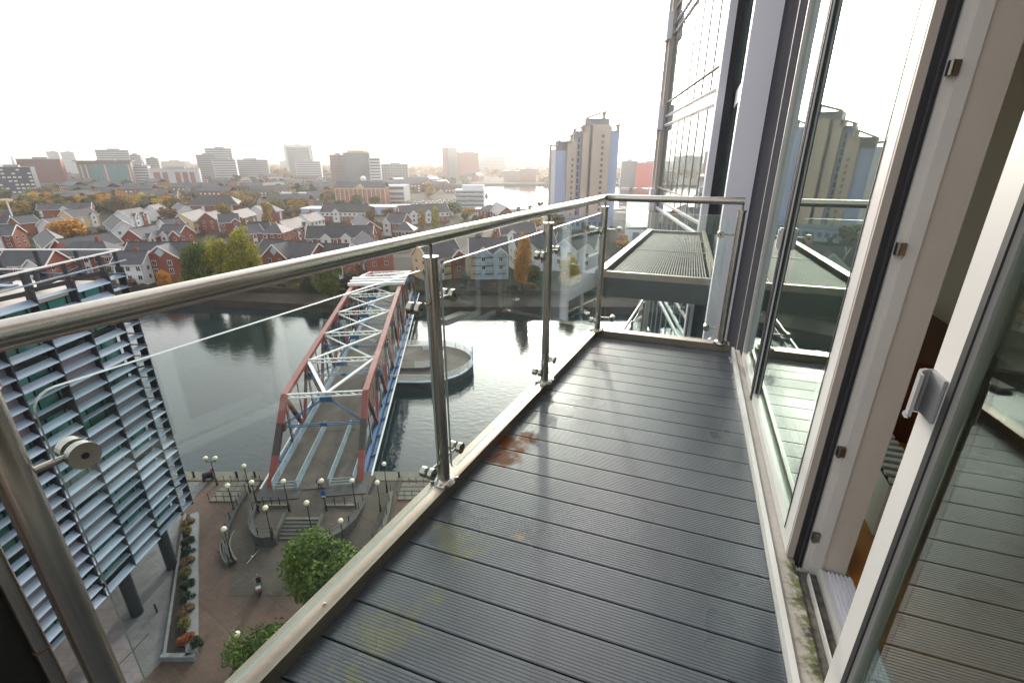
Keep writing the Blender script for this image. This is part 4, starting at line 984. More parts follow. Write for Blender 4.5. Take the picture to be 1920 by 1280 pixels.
while cnt < 110:
    y = rnd.uniform(140,335); x = rnd.uniform(-0.98,0.16)*y
    if min(math.hypot(x-a,y-b2) for a,b2 in HB) < 8.5 or (y > 290 and x > 20): continue
    s_ = rnd.uniform(1.4,3.4); cr = link('garden_tree', CR_ROUND[cnt % 4], None, (x,y,s_*.85)); cr.scale = (s_,s_,s_); cr.rotation_euler[2] = rnd.random()*6
    cr.material_slots[0].link = 'OBJECT'; cr.material_slots[0].material = MATS['leaf_'+(cl := rnd.choice(('olive','dark','dark','green','brown','ochre')))]; cnt += 1
    tag(cr,'small '+{'dark':'dark green'}.get(cl,cl)+' garden tree filling a gap between the estate houses','tree','small garden trees between the estate houses')
# white rendered block beside the red gable, half behind the office
house(-121.5,146.0,-113.0,146.5,9.6,8,3,'white','..',[],'white rendered waterfront block joined to the red gabled house',1)

# ---------------------------------------------------------------- old warehouse, car park, lakeside flats, sheds
wh = thing('brick_warehouse','old red brick warehouse with dark roof and tall pilasters behind the estate','warehouse',(-132.3,438,0))
g = MB(); g.box(-21.8,21.8,-8,8,0,13.6); g.build('wall','pinkred',wh)
g = MB(); gable_roof(g,-21.8,21.8,-8,8,13.6,18.2); g.build('roof','slate',wh)
MB().box(-22,22,-8.25,-8.02,12.4,13.5).build('cornice','cream',wh)
for k in range(12): MB().box(-21.6+k*3.9,-20.8+k*3.9,-8.5,-8.02,0,12.4).build('pilaster','cream',wh)
for k in range(11):
    for s in range(4): window(wh,-19.25+k*3.9,-8.02,2+2.9*s,0,False,(0.9,1,1.2))
g = MB(); g.add([(-4,-8.6,13.5),(4,-8.6,13.5),(0,-8.6,16.2),(-4,-8.0,13.5),(4,-8.0,13.5),(0,-3.5,16.2)],[(0,1,2),(0,2,5,3),(1,4,5,2)]); g.build('pediment','cream',wh)
g = MB(); g.sphere((0,0,0),2.5,20); o = g.build('radome','window_white'); o.location = (-131.5,441,20.4); tag(o,'white ball on the ridge of the old brick warehouse','radome')
def banded(name, label, cat, x0, x1, y, dep, zt, mw, md, floors, z0=0.0):
    t = thing(name,label,cat,((x0+x1)/2,y,z0)); hw = (x1-x0)/2
    MB().box(-hw,hw,0,dep,0,zt-z0).build('wall',mw,t)
    fh = (zt-z0)/floors
    for k in range(floors): MB().box(-hw+0.6,hw-0.6,-0.25,-0.01,fh*k+fh*.35,fh*k+fh*.8).build('window_band',md,t)
    MB().box(-hw-.3,hw+.3,-.4,dep+.3,zt-z0+0.005,zt-z0+0.5).build('roof',mw,t)
    return t
banded('car_park_building','white decked car park right of the old brick warehouse','car park',-116.2,-99.2,455,25,13.6,'pale','band_dark',3)
lf = banded('lakeside_flats','white balconied flats at the left shore of the far lake','flats',-45.5,-22.5,395,16,13.2,'render_white','band_dark',4)
MB().box(-6,11.2,2,15,13.75,17.2).build('penthouse','render_white',lf)
for s in range(4):
    for k in range(3): MB().box(-10.8+k*7.4,-5.2+k*7.4,-1.6,-0.27,0.4+3.3*s,1.2+3.3*s).build('balcony','render_white',lf)
for (x0,x1,y,lab) in ((-142,-122,328,'white roofed low shed left behind the white banded terrace'),(-106,-74,342,'white roofed low shed right behind the white banded terrace')):
    t = thing('shed',lab,'shed',((x0+x1)/2,y,0)); hw = (x1-x0)/2
    MB().box(-hw,hw,0,16,0,5.2).build('wall','tower_blue',t); g = MB(); g.box(-hw-.4,hw+.4,-.4,16.4,5.205,5.7); g.build('roof','window_white',t)
for (x,lab) in ((-212,'left pale blue shed among ochre trees'),(-197,'right pale blue shed among ochre trees')):
    t = thing('shed',lab,'shed',(x,462,0)); MB().box(-5,5,0,10,0,7).build('wall','tower_blue',t); MB().box(-5.2,5.2,-.2,10.2,7.005,7.4).build('roof','pale',t)
t = thing('leisure_shed','large grey roofed shed with pale panel walls beyond the corner post','shed',(75,280,0)); g = MB(); po = [(50,212),(72,205),(118,340),(82,350)]
MB().prism([(x-75,y-280) for x,y in po],0,7.6).build('wall','render_white',t)
g = MB(); a = [(x-75,y-280) for x,y in po]; g.add([(a[0][0],a[0][1],7.7),(a[1][0],a[1][1],9.6),(a[2][0],a[2][1],9.6),(a[3][0],a[3][1],7.7),(a[0][0],a[0][1],8.2),(a[1][0],a[1][1],10.1),(a[2][0],a[2][1],10.1),(a[3][0],a[3][1],8.2)],[(0,3,2,1),(4,5,6,7),(0,1,5,4),(1,2,6,5),(2,3,7,6),(3,0,4,7)]); g.build('roof','grey',t)
for k in range(3):
    p = Vector((50,212)).lerp(Vector((72,205)),0.2+k*.25)-Vector((75,280)); MB().box(p.x-1.4,p.x+1.4,p.y-.5,p.y+.1,2.2,6.4).build('window','band_dark',t)
t = thing('low_block','low lavender grey block at the foot of the tall flats','building',(41,266,0)); MB().box(-13,13,0,16,0,5.6).build('wall','tower_blue',t); MB().box(-13.3,13.3,-.3,16.3,5.605,6.1).build('roof','tower_slate',t)
for k in range(8): MB().box(-12+k*3.1,-10.2+k*3.1,-.12,-.01,2,4.2).build('window','band_dark',t)

# tall stepped flats
tw = thing('tall_flats','tall stepped tower of cream and pale blue flats beside the lake','tower',(40,280,0)); TO = (40,280,0)
def tb(x0,x1,y,dep,z1,m_,name='tower_bay',z0=0): return MB().box(x0,x1,y,y+dep,z0,z1).build(name,m_,tw,TO)
TB = [(21.96, 24.31, 282, 8, 41.47, 'render_white'),
 (24.32, 31.65, 283, 12, 40.92, 'tower_blue'),
 (24.74, 30.27, 285, 8, 45.78, 'tower_slate'),
 (30.55, 35.79, 281, 12, 46.05, 'tower_cream'),
 (34.11, 39.31, 284, 12, 50.84, 'tower_blue'),
 (38.6, 42.35, 280, 12, 53.21, 'tower_cream'),
 (41.15, 44.32, 282.6, 9, 54.0, 'tower_slate'),
 (40.11, 53.29, 283, 12, 57.13, 'tower_slate'),
 (43.76, 53.26, 278, 5, 53.74, 'tower_cream'),
 (52.03, 58.68, 281, 12, 50.84, 'tower_blue')]
for (x0,x1,y,dep,z1,m_) in TB: tb(x0,x1,y,dep,z1,m_)
for k in range(16):
    MB().box(48.6,50.0,277.75,277.98,3+k*2.95,4.5+k*2.95).build('window','band_dark',tw,TO)
    if k < 12: MB().box(33.1,34.1,280.75,280.98,3+k*2.95,4.5+k*2.95).build('window','band_dark',tw,TO)
for k in range(13): MB().box(36.6,37.6,283.7,283.98,2+k*3.6,4.6+k*3.6).build('window','band_dark',tw,TO)
for k in range(14): MB().box(21.9,24.0,282.2,283.0,1.5+k*3,2.4+k*3).build('balcony','render_white',tw,TO)
for (p,q,w) in (((24.2,281,45.2),(33.5,281,49.0),6),((33.4,282,51.4),(39.4,282,53.3),6),((40.4,281,57.2),(50.5,281,60.2),8),((53.2,282,51.9),(58.4,282,54.2),6),((21.0,284,43.8),(24.6,284,43.2),6)):
    g = MB(); g.bar(p,q,w,0.8); g.build('roof_canopy','stone_beige',tw,TO)
for (x,z0,z1) in ((24.6,43,45.4),(32.6,45,48.6),(34.2,49,51.8),(39,50,53),(49.8,57,59.8),(57.8,50.6,53.8),(53.6,50.6,52)):
    g = MB(); g.box(x-.7,x+.7,280,284,z0,z1); g.build('canopy_post','stone_beige',tw,TO)
g = MB(); g.box(20.9,22.0,283,287,0,43.6); g.build('edge_fin','stone_beige',tw,TO)

# ---------------------------------------------------------------- far town
def far_block(name,x0,x1,y,dep,zt,m_,style,label):
    cx = (x0+x1)/2; th = math.atan2(cx,y)*.8; t = thing(name,label,'building',(cx,y,0),-th); hw = abs(x1-x0)/2*math.cos(th); rnd = random.Random(int(abs(x0)+y))
    MB().box(-hw,hw,0,dep,0,zt).build('wall',m_,t)
    nf = max(3,int(zt/3.6)); fh = zt/nf
    MB().box(-hw-.4,hw+.4,-.4,dep+.4,zt+0.005,zt+0.9).build('roof','grey' if m_ != 'navy' else 'navy',t)
    if hw > 8: MB().box(-hw*.3,hw*.4,dep*.3,dep*.7,zt+0.91,zt+3.2).build('plant_room','grey',t)
    if style == 'band':
        for k in range(nf): MB().box(-hw+.8,hw-.8,-.3,-.01,fh*k+fh*.35,fh*k+fh*.8).build('window_band','band_dark',t)
    elif style in ('grid','glare'):
        g = MB(); nc = max(3,int(hw*2/4.2))
        for k in range(nf):
            for c in range(nc):
                if style == 'glare' and rnd.random() < 0.42: continue
                x = -hw+hw*2*(c+.5)/nc; w = hw*2/nc*.32
                g.box(x-w,x+w,-.3,-.01,fh*k+fh*.3,fh*k+fh*.72)
        o = g.build('window_grid','glare_window' if style == 'glare' else 'band_dark',t); tag(o,kind='stuff')
    elif style == 'teal':
        for a,b2,m2 in ((-.55,-.43,'teal_glass'),(-.38,-.27,'teal_glass'),(-.22,-.12,'teal_glass'),(.12,.24,'teal_glass'),(.29,.42,'teal_glass'),(.47,.6,'teal_glass'),(.65,.78,'teal_glass'),(-.9,-.84,'pale'),(-.72,-.66,'pale'),(-.02,.04,'pale'),(.88,.94,'pale')):
            MB().box(hw*a,hw*b2,-.5,-.01,2,zt-3.5).build('glass_strip' if m2 == 'teal_glass' else 'column',m2,t)
        MB().box(-hw-3,hw+3,-4,dep+3,zt+.91,zt+2.0).build('roof_slab','band_dark',t)
    elif style == 'bays':
        for a,b2 in ((-.85,-.6),(-.5,-.3),(.0,.2),(.3,.5),(.6,.78)): MB().box(hw*a,hw*b2,-.6,-.01,0,zt-4).build('brick_bay','redbrown',t)
    elif style == 'frame':
        MB().box(-hw-1.5,-hw+4,-1.5,-.01,0,zt+3).build('frame','pale',t); MB().box(hw-6,hw-2,-1.5,-.01,0,zt+2).build('frame','pale',t); MB().box(-hw+4.1,hw-6.1,-1.5,-.01,zt-4,zt+1).build('frame','pale',t)
        MB().tube((-hw+1,2,zt+.9),(-hw+1,2,zt+9),.9,.5,8).build('mast','grey',t)
        for k in range(nf): MB().box(-hw+4.2,hw-6.2,-.5,-.02,fh*k,fh*k+.7).build('floor_line','grey',t)
    return t
BOXES = [('office_block', -581.59, -538.86, 560.0, 30, 27.69, 'navy', 'glare', 'dark navy office block with pale lit window rows at the left edge'),
 ('apartment_block', -643.76, -592.32, 660.0, 25, 36.65, 'redbrown', 'grid', 'red brown apartment slab behind the navy block'),
 ('tower_block', -1372.11, -1339.1, 1500.0, 25, 58.01, 'pale', 'grid', 'left of two pale tower blocks on the far left skyline'),
 ('tower_block', -1330.17, -1294.01, 1500.0, 25, 56.55, 'pale', 'grid', 'right of two pale tower blocks on the far left skyline'),
 ('office_block', -617.75, -547.09, 720.0, 30, 33.16, 'brownstone', 'teal', 'brown office with tall teal glass strips under a flat roof'),
 ('office_block', -751.06, -695.21, 920.0, 30, 52.18, 'pale', 'band', 'pale office rising behind the teal striped office'),
 ('office_block', -712.73, -689.04, 940.0, 30, 44.29, 'pale', 'band', 'narrow pale office right of the tall pale office'),
 ('office_block', -579.23, -551.08, 760.0, 30, 26.99, 'pale', 'band', 'white striped office beside the teal striped office'),
 ('office_block', -694.18, -671.95, 960.0, 22, 38.83, 'grey', 'band', 'small grey block with dark top beyond the striped office'),
 ('terrace_block', -503.34, -438.01, 700.0, 25, 24.22, 'pale', 'bays', 'low pale block with red brick bays'),
 ('office_block', -548.02, -519.37, 880.0, 30, 43.77, 'grey', 'band', 'grey left wing of the stepped office cluster'),
 ('office_block', -541.96, -496.8, 900.0, 30, 54.45, 'pale', 'band', 'tall pale slab of the stepped office cluster'),
 ('office_block', -473.76, -438.36, 800.0, 25, 36.0, 'pale', 'band', 'white banded front block of the stepped office cluster'),
 ('office_block', -528.56, -460.49, 950.0, 25, 36.0, 'grey', 'band', 'long grey low wing right of the stepped office cluster'),
 ('glass_tower', -512.22, -452.24, 1150.0, 40, 66.24, 'glassgrey', 'frame', 'grey glass tower with white frame and mast'),
 ('office_block', -386.42, -341.8, 900.0, 30, 33.34, 'pale', 'band', 'white banded office below the glass tower'),
 ('apartment_block', -252.15, -231.56, 700.0, 30, 42.18, 'brownstone', 'grid', 'brown left wing of the curved flats'),
 ('apartment_block', -229.36, -193.91, 690.0, 30, 44.78, 'glassgrey', 'grid', 'dark glazed middle of the curved flats with orange top'),
 ('apartment_block', -192.53, -177.5, 680.0, 20, 38.0, 'pale', 'band', 'white balconied right wing of the curved flats'),
 ('office_block', -202.88, -161.65, 780.0, 30, 29.07, 'grey', 'grid', 'grey brown row right of the curved flats'),
 ('hotel_block', -137.9, -126.41, 1000.0, 40, 58.43, 'pinkred', 'grid', 'narrow red end of the hazy twin block'),
 ('hotel_block', -127.72, -108.72, 1010.0, 30, 57.68, 'grey', 'plain', 'grey middle of the hazy twin block'),
 ('hotel_block', -107.96, -64.99, 1000.0, 40, 49.7, 'pinkred', 'grid', 'broad red right half of the hazy twin block'),
 ('office_block', -86.58, -17.03, 1350.0, 40, 43.95, 'grey', 'band', 'pale grey slab right of the hazy red block'),
 ('chimney_tower', 7.13, 21.4, 1700.0, 12, 55.98, 'pinkred', 'plain', 'thin red tower on the hazy skyline above the lake'),
 ('office_block', -8.71, 55.74, 1650.0, 30, 27.87, 'pale', 'band', 'low pale blocks below the thin red tower'),
 ('office_block', 75.96, 108.03, 1600.0, 30, 31.27, 'grey', 'plain', 'hazy grey block left of the tall flats'),
 ('warehouse', 14.0, 42.93, 880.0, 30, 21.19, 'pinkred', 'grid', 'red brick warehouse on the far shore of the lake'),
 ('warehouse', -14.34, 15.3, 900.0, 30, 17.26, 'brownstone', 'plain', 'low brown warehouse on the far shore of the lake'),
 ('sports_hall', 152.12, 174.28, 700.0, 40, 33.93, 'glassgrey', 'band', 'grey glazed hall right of the tall flats'),
 ('theatre_block', 170.52, 211.33, 690.0, 40, 31.92, 'red', 'plain', 'bright red block behind the beige fin')]
for b_ in BOXES: far_block(*b_)
cap = MB().box(-12,10,-1,20,0,2.6).build('roof_cap','orange_cap'); cap.location = (-211.6,691,45.72); cap.parent = None
tag(cap,'orange brown cap on top of the dark curved flats','roof')
sp = MB().tube((0,0,0),(0,0,18),6,5,4).tube((0,0,18),(0,0,52),5,.4,4).build('church_spire','grey'); sp.location = (-1480,1500,0); tag(sp,'thin grey church spire on the far left skyline','church')
ms = thing('floodlight_mast','white floodlight mast with a short arm at the left edge','mast',(-289,281,0)); MB().tube((0,0,0),(0,0,14.4),.45,.35,8).build('pole','window_white',ms); MB().box(-3,3.4,-.5,.5,14.41,15.2).build('arm','window_white',ms)
# low brick terraces and sheds filling the hazy district
rnd = random.Random(11)
terr = []
for (w,d,hh,m_) in ((34,11,8,'redbrown'),(22,12,10,'brownstone'),(40,16,7,'grey'),(28,14,12,'redbrown')):
    g = MB(); g.box(-w/2,w/2,-d/2,d/2,0,hh-2.5,0); gable_roof(g,-w/2,w/2,-d/2,d/2,hh-2.5,hh+1.2,mi=1)
    for s in range(int((hh-2.5)/2.8)):
        for k in range(int(w/4)): g.box(-w/2+1+k*4,-w/2+2.6+k*4,-d/2-.1,-d/2+.02,1+2.8*s,2.4+2.8*s,2)
    terr.append(g.mesh('terrace_row',[m_,'slate','window_white']))
cnt = 0
while cnt < 120:
    y = rnd.uniform(400,1000); x = rnd.uniform(-1.0,0.34)*y
    if y < 830 and -60 < x < 230: continue
    if any(abs(x-(b_[1]+b_[2])/2) < abs(b_[2]-b_[1])/2+14 and -20 < y-b_[3] < b_[4]+14 for b_ in BOXES): continue
    if -170 < x < -85 and y < 490: continue
    if -232 < x < -185 and y < 500: continue
    if -120 < x < -30 and y < 560: continue
    o = link('terrace_row', terr[cnt % 4], None, (x,y,0), rnd.choice((0,0.2,-0.4,1.3,0.6))); cnt += 1
    tag(o,('long low red brick','short brown brick','long low grey','tall red brick')[(cnt-1)%4]+' terrace row in the hazy district beyond the estate','terrace','hazy terrace rows beyond the estate')
cnt = 0
while cnt < 290:
    y = rnd.uniform(335,620) if cnt < 170 else rnd.uniform(500,1050); x = rnd.uniform(-1.05,0.36)*y
    if y < 830 and -62 < x < 225: continue
    if any(b_[1]-6 < x < b_[2]+6 and -12 < y-b_[3] < b_[4] for b_ in BOXES): continue
    if -118 < x < -30 and y < 540: continue
    tr_ = link('distant_tree', CR_ROUND[cnt % 4], None, (x,y,4.2)); s_ = rnd.uniform(4.5,8.5); tr_.scale = (s_,s_,s_*.8); tr_.rotation_euler[2] = rnd.random()*6
    tr_.material_slots[0].link = 'OBJECT'; tr_.material_slots[0].material = MATS['leaf_'+(cl := rnd.choice(('olive','brown','dark','ochre','olive')))]; cnt += 1
    tag(tr_,'hazy %s tree in the district beyond the estate' % {'dark':'dark green'}.get(cl,cl),'tree','hazy trees beyond the estate')
# far woods that read as one mass
vs = []; fs = []
for i in range(9000):
    y = rnd.uniform(1050,3600); x = rnd.uniform(-0.8,0.5)*y; z = rnd.uniform(1,15); s_ = rnd.uniform(4,9); a = rnd.uniform(-.6,.6)
    o = len(vs); vs += [(x-s_*math.cos(a),y-s_*math.sin(a),z-s_*.5),(x+s_*math.cos(a),y+s_*math.sin(a),z-s_*.4),(x+s_*.6*math.cos(a),y+2,z+s_*.6),(x-s_*.5*math.cos(a),y+2,z+s_*.5)]; fs.append((o,o+1,o+2,o+3))
me = bpy.data.meshes.new('distant_wood'); me.from_pydata(vs,[],fs); me.materials.append(MATS['leaf_brown']); me.update()
tag(link('distant_wood',me),kind='stuff')
for k in range(26):
    y = rnd.uniform(1500,2800); x = rnd.uniform(-.75,.3)*y; w = rnd.uniform(14,40); hh = rnd.uniform(16,34)
    o = MB().box(-w,w,0,30,0,hh).box(-w*.4,w*.3,8,20,hh,hh+4).build('skyline_block',rnd.choice(('grey','pale','brownstone'))); o.location = (x,y,0)
    tag(o,'faint hazy block on the far skyline','building','faint hazy blocks on the far skyline')
for k in range(14):
    y = rnd.uniform(1300,2400); x = rnd.uniform(.02,.3)*y
    o = MB().box(-18,18,0,30,0,rnd.uniform(14,26)).box(-6,8,8,18,0,30).build('skyline_block','grey'); o.location = (x,y,0)
    tag(o,'faint hazy block on the far skyline','building','faint hazy blocks on the far skyline')
# far shore of the lake and parked cars
MB().box(-60,240,796,803,-2,0.6).build('lake_wall','quay_wall').__setitem__('kind','structure')
CARS = [MB().box(-.85,.85,-2.1,2.1,.3,.85,0).add([(-.8,-1.5,.85),(.8,-1.5,.85),(.8,1.2,.85),(-.8,1.2,.85),(-.65,-1.0,1.42),(.65,-1.0,1.42),(.65,.6,1.42),(-.65,.6,1.42)],[(4,5,6,7),(0,1,5,4),(1,2,6,5),(2,3,7,6),(3,0,4,7)],1) for _ in range(1)]
for sx in (-.8,.8):
    for yy in (-1.3,1.3): CARS[0].tube((sx-.1,yy,.32),(sx+.1,yy,.32),.32,.32,10,2)
car_me = [CARS[0].mesh('parked_car',[c,'window_glass','tyre']) for c in ('car_white','car_grey','car_red')]
for k in range(30):
    x = -100+ (k%10)*6.4 + rnd.uniform(-.6,.6); y = 402+(k//10)*17 + (k%10)*4.5
    o = link('parked_car', car_me[(k*7)%3 if k%4==0 else (k%2)], None, (x,y,0), 1.2); tag(o,'small parked '+('white','grey','red')[car_me.index(o.data)]+' car in the far car park behind the white banded terrace','car','cars in the far car park')

# ---------------------------------------------------------------- louvred office
of = thing('louvred_office','glass office on dark columns wrapped in tilted silver louvres and dark fins','office building',(-31,25,0)); OO = (-31,25,0)
FY_ = [36.2,34.7,31.8,28.9,26.0,23.1,20.2,17.3,14.4,11.5]
ZB = 5.5
MB().box(-62,-31.7,-5,34.8,ZB,27.2).build('core','office_dark',of,OO)
MB().box(-62,-31.0,-5,35.0,27.21,27.5).build('roof','roof_white',of,OO)
MB().box(-62,-31.0,-5,35.0,ZB-.35,ZB-.01).build('soffit','grey',of,OO)
for fl in range(6):
    z0 = ZB+3.6*fl
    MB().box(-31.72,-31.05,8,35.0,z0,z0+0.45).build('floor_band','office_dark',of,OO)
    for k in range(18):
        y1 = 35.0-1.45*k; pm = MB(); pm.box(-31.45,-31.38,y1-1.41,y1-0.03,z0+.46,z0+3.58); pm.build('glass_pane','office_glass',of,OO)
for k in range(19): MB().box(-31.46,-31.3,34.97-1.45*k,35.03-1.45*k,ZB+.46,27.2).build('mullion','office_dark',of,OO)
for y in FY_: 
    g = MB(); g.box(-30.72,-30.1,y-.05,y+.05,ZB+.2,28.3); g.box(-30.6,-30.3,y-.05,y+.05,28.3,29.55); g.build('fin','office_dark',of,OO)
    g = MB(); 
    for z in (8,12,16,20,24): g.bar((-30.5,y,z),(-31.4,y if y < 35.1 else 34.9,z),0.08,0.12)
    g.build('bracket','office_dark',of,OO)
def blade_mesh(ln, drop, riser):
    g = MB(); h = ln/2-.05
    vs = [(-.14,-h,0),(.32,-h,-drop),(.32,h,-drop),(-.14,h,0)]
    t = .05
    g.add(vs+[(x,y,z+t) for x,y,z in vs],[(0,1,2,3),(7,6,5,4),(0,4,5,1),(1,5,6,2),(2,6,7,3),(3,7,4,0)],0)
    if riser: g.box(-.20,-.16,-h,h,0.0,.5,1)
    return g.mesh('louvre_blade',['louvre','louvre_back'])
BL = {}
rnd = random.Random(5)
for b_ in range(len(FY_)-1):
    ya, yb = FY_[b_], FY_[b_+1]; ln = ya-yb; kind = 0
    for k in range(23):
        z = ZB+.55+.985*k
        if rnd.random() < .55: kind = rnd.choice((0,1,2,2,3,3))
        key = (round(ln,1),kind)
        if key not in BL: BL[key] = blade_mesh(ln, (.05,.16,.32,.26)[kind], kind == 3)
        link('louvre_blade', BL[key], of, (-30.38+31,(ya+yb)/2-25,z))
# north end frames seen past the corner
for x in (-33.5,-36.5,-39.5):
    MB().box(x-.05,x+.05,35.9,36.5,ZB,28.3).build('fin','office_dark',of,OO)
for k in range(23):
    MB().bar((-30.1,36.25,ZB+.55+.985*k),(-39.5,36.25,ZB+.55+.985*k),.05,.4,0,(0,-1,.6)).build('end_blade','louvre',of,OO)
# roof edge rails, plant frames and posts
MB().bar((-30.05,5,29.6),(-30.05,36.3,29.6),.16,.09).build('roof_rail','window_white',of,OO)
MB().bar((-30.05,5,28.75),(-30.05,36.6,28.75),.14,.08).build('roof_rail','louvre',of,OO)
MB().bar((-30.0,36.3,29.6),(-62,36.3,29.6),.16,.09).build('roof_rail','window_white',of,OO)
MB().bar((-33.2,5,28.9),(-33.2,32.6,28.9),.12,.08).build('roof_rail','window_white',of,OO)
MB().bar((-33.2,32.6,28.9),(-62,32.6,28.9),.12,.08).build('roof_rail','window_white',of,OO)
for y in FY_[1:]:
    g = MB(); g.bar((-30.35,y,28.2),(-33.2,y,27.6),.14,.3); g.bar((-33.2,y,27.5),(-33.2,y,28.85),.2,.2); g.bar((-30.35,y,29.4),(-33.2,y-.4,28.6),.08,.08); g.build('roof_strut','office_dark',of,OO)
for k in range(9):
    x = -33.4-3.1*k; g = MB(); g.bar((x,36.2,28.3),(x,36.2,29.55),.1,.3); g.bar((x,36.2,28.2),(x,32.6,27.7),.14,.3); g.bar((x,32.6,27.5),(x,32.6,28.85),.2,.2); g.build('roof_strut','office_dark',of,OO)
for xx in (-36.6,-40.5):
    MB().bar((xx,5,28.6),(xx,31.5,28.6),.10,.07).build('roof_rail','window_white',of,OO)
    MB().bar((xx+.8,5,27.75),(xx+.8,33,27.75),.3,.3).build('roof_beam','office_dark',of,OO)
for k in range(16):
    MB().box(-44,-34.2,8.2+1.55*k,8.75+1.55*k,27.9,27.98).build('roof_slat','louvre_back' if k % 3 else 'louvre',of,OO)
for (x,y,w,d,h) in ((-38,22,3,4,1.6),(-44,28,6,3,1.3),(-47,18,4,4,1.8),(-40,14,3,3,1.2),(-53,26,5,4,1.5)):
    MB().box(x-w/2,x+w/2,y-d/2,y+d/2,27.51,27.51+h).build('roof_plant','office_dark',of,OO)
for (x,y,l_) in ((-36.5,17,8),(-42,33.5,14),(-50,33.8,10)): MB().box(x-l_/2 if y > 30 else x-.5,x+l_/2 if y > 30 else x+.5,y-.5 if y > 30 else y-l_/2,y+.5 if y > 30 else y+l_/2,27.51,27.62).build('roof_membrane','window_white',of,OO)
for (x,y) in ((-31.9,29.3),(-32.2,34.2),(-31.9,22.0),(-31.9,15),(-40,34.2),(-40,26),(-48,34.2)):
    MB().tube((x,y,0),(x,y,ZB-.36),.47,.47,18).build('column','office_dark',of,OO)
o = MB().tube((0,0,0),(0,0,.95),.08,.07,10).build('bollard','black_metal'); o.location = (-30.3,29.4,0.012); tag(o,'single dark bollard on the pale slabs by the office column','bollard')
o = MB().bar((-29.6,27.4,.016),(-30.3,23.4,.016),.07,.012).build('drain_slot','black_metal'); tag(o,kind='structure')

# ---------------------------------------------------------------- the balcony (local axes: x towards the building, y along the facade, z above deck)
BZ = 34.65
def bloc(n_, a, z=0.0): return bw(n_, a, z)
def bthing(name, label, cat, org, group=None):
    return thing(name, label, cat, bloc(*org), -BA, group)
def n_in(a): return -0.985+0.108*a
def n_post(a): return -1.03+0.117*a
A_END = 3.66
dk = thing('balcony_deck', None, None, bloc(0,0,0), -BA); tag(dk,kind='structure')
P0 = 0.763
for k in range(-12, 21):
    a0 = P0+0.14*k+0.0025; a1 = P0+0.14*(k+1)-0.0025
    if a1 > A_END-0.02: a1 = A_END-0.02
    if a1-a0 < 0.03: break
    prof = [(a0,-.022),(a0,-.003)]; nr = 12; w = (a1-a0-0.004)/nr
    for r_ in range(nr):
        s0 = a0+0.002+w*r_
        prof += [(s0+w*.12,0.0),(s0+w*.62,0.0),(s0+w*.74,-.0014),(s0+w*.98,-.0014)]
    prof += [(a1,-.003),(a1,-.022)]
    g = MB(); nL = len(prof)
    vs = [(n_in(a)-0.0,a,z) for a,z in prof]+[(0.413,a,z) for a,z in prof]
    g.add(vs,[(i,i+1,nL+i+1,nL+i) for i in range(nL-1)]+[tuple(range(nL))[::-1],tuple(range(nL,2*nL))])
    g.build('plank','deck_board',dk)
g = MB(); g.prism([(n_in(-1.2)-.03,-1.2),(0.43,-1.2),(0.43,A_END),(n_in(A_END)-.03,A_END)],-.2,-.045); g.build('deck_base','void',dk)
# edge channel: outer leg, top plate, inner leg (left), and the same at the far end
def strip(pi, po, z0, z1, name, m_='kerb_metal'):
    g = MB(); g.prism([pi(-1.2),pi(A_END+.03),po(A_END+.03),po(-1.2)],z0,z1); return g.build(name,m_,dk)
L1 = lambda d: (lambda a: (n_in(a)+d, a))
strip(L1(0.0),L1(-.085),.044,.052,'edge_channel'); strip(L1(0.0),L1(-.006),-.02,.0438,'edge_lip'); strip(L1(-.079),L1(-.085),-.16,.0438,'edge_lip')
g = MB(); g.box(n_in(A_END)-.08,.40,A_END,A_END+.075,.044,.052); g.box(n_in(A_END)-.02,.40,A_END,A_END+.006,-.02,.0438); g.box(n_in(A_END)-.08,.40,A_END+.069,A_END+.075,-.16,.0438); g.build('end_channel','kerb_metal',dk)

# balustrade
bl = bthing('balustrade','stainless steel balcony railing with round handrail and clamped glass panels','railing',(n_post(1.5),1.5,0)); BLO = (n_post(1.5),1.5,0)
ZR = 1.09
corner = (n_post(3.63)+.0, 3.64, ZR)
HR = [(-1.03+.117*-1.3-.02,-1.3,ZR),(-1.005,.36,ZR),(corner[0]-.012,corner[1]-.10,ZR),(corner[0]-.002,corner[1]-.03,ZR),(corner[0]+.03,corner[1],ZR),(corner[0]+.10,corner[1]+.004,ZR),(.335,3.655,ZR)]
MB().sweep(HR,.0245,24).build('handrail','steel',bl,BLO)
g = MB(); g.tube((-1.0075,.338,ZR),(-1.0052,.358,ZR),.0252,.0252,20); g.build('rail_collar','steel_dark',bl,BLO)
POSTS = [(n_post(.326),.326,True),(n_post(1.49),1.49,True),(n_post(2.58),2.58,True),(corner[0]+.005,3.66,True),(.335,3.695,True)]
def make_post(pn, pa):
    g = MB(); g.tube((pn,pa,.05),(pn,pa,1.018),.0245,.0245,24); p = g.build('post','steel',bl,BLO)
    c = MB().tube((pn,pa,1.018),(pn,pa,1.028),.0285,.0285,24).build('post_cap','steel',p,BLO); c.matrix_parent_inverse.identity(); c.location = (0,0,0)
    s = MB().tube((pn,pa,1.028),(pn,pa,ZR-.01),.0065,.0065,10).build('rail_pin','steel_dark',p,BLO)
    f = MB(); f.sphere((pn,pa,.052),.05,20,0,.45); 
    for (dx,dy) in ((.045,.03),(-.045,-.03),(.03,-.045)): f.tube((pn+dx,pa+dy,.052),(pn+dx,pa+dy,.068),.007,.007,8)
    f.build('base_flange','steel',p,BLO)
    return p
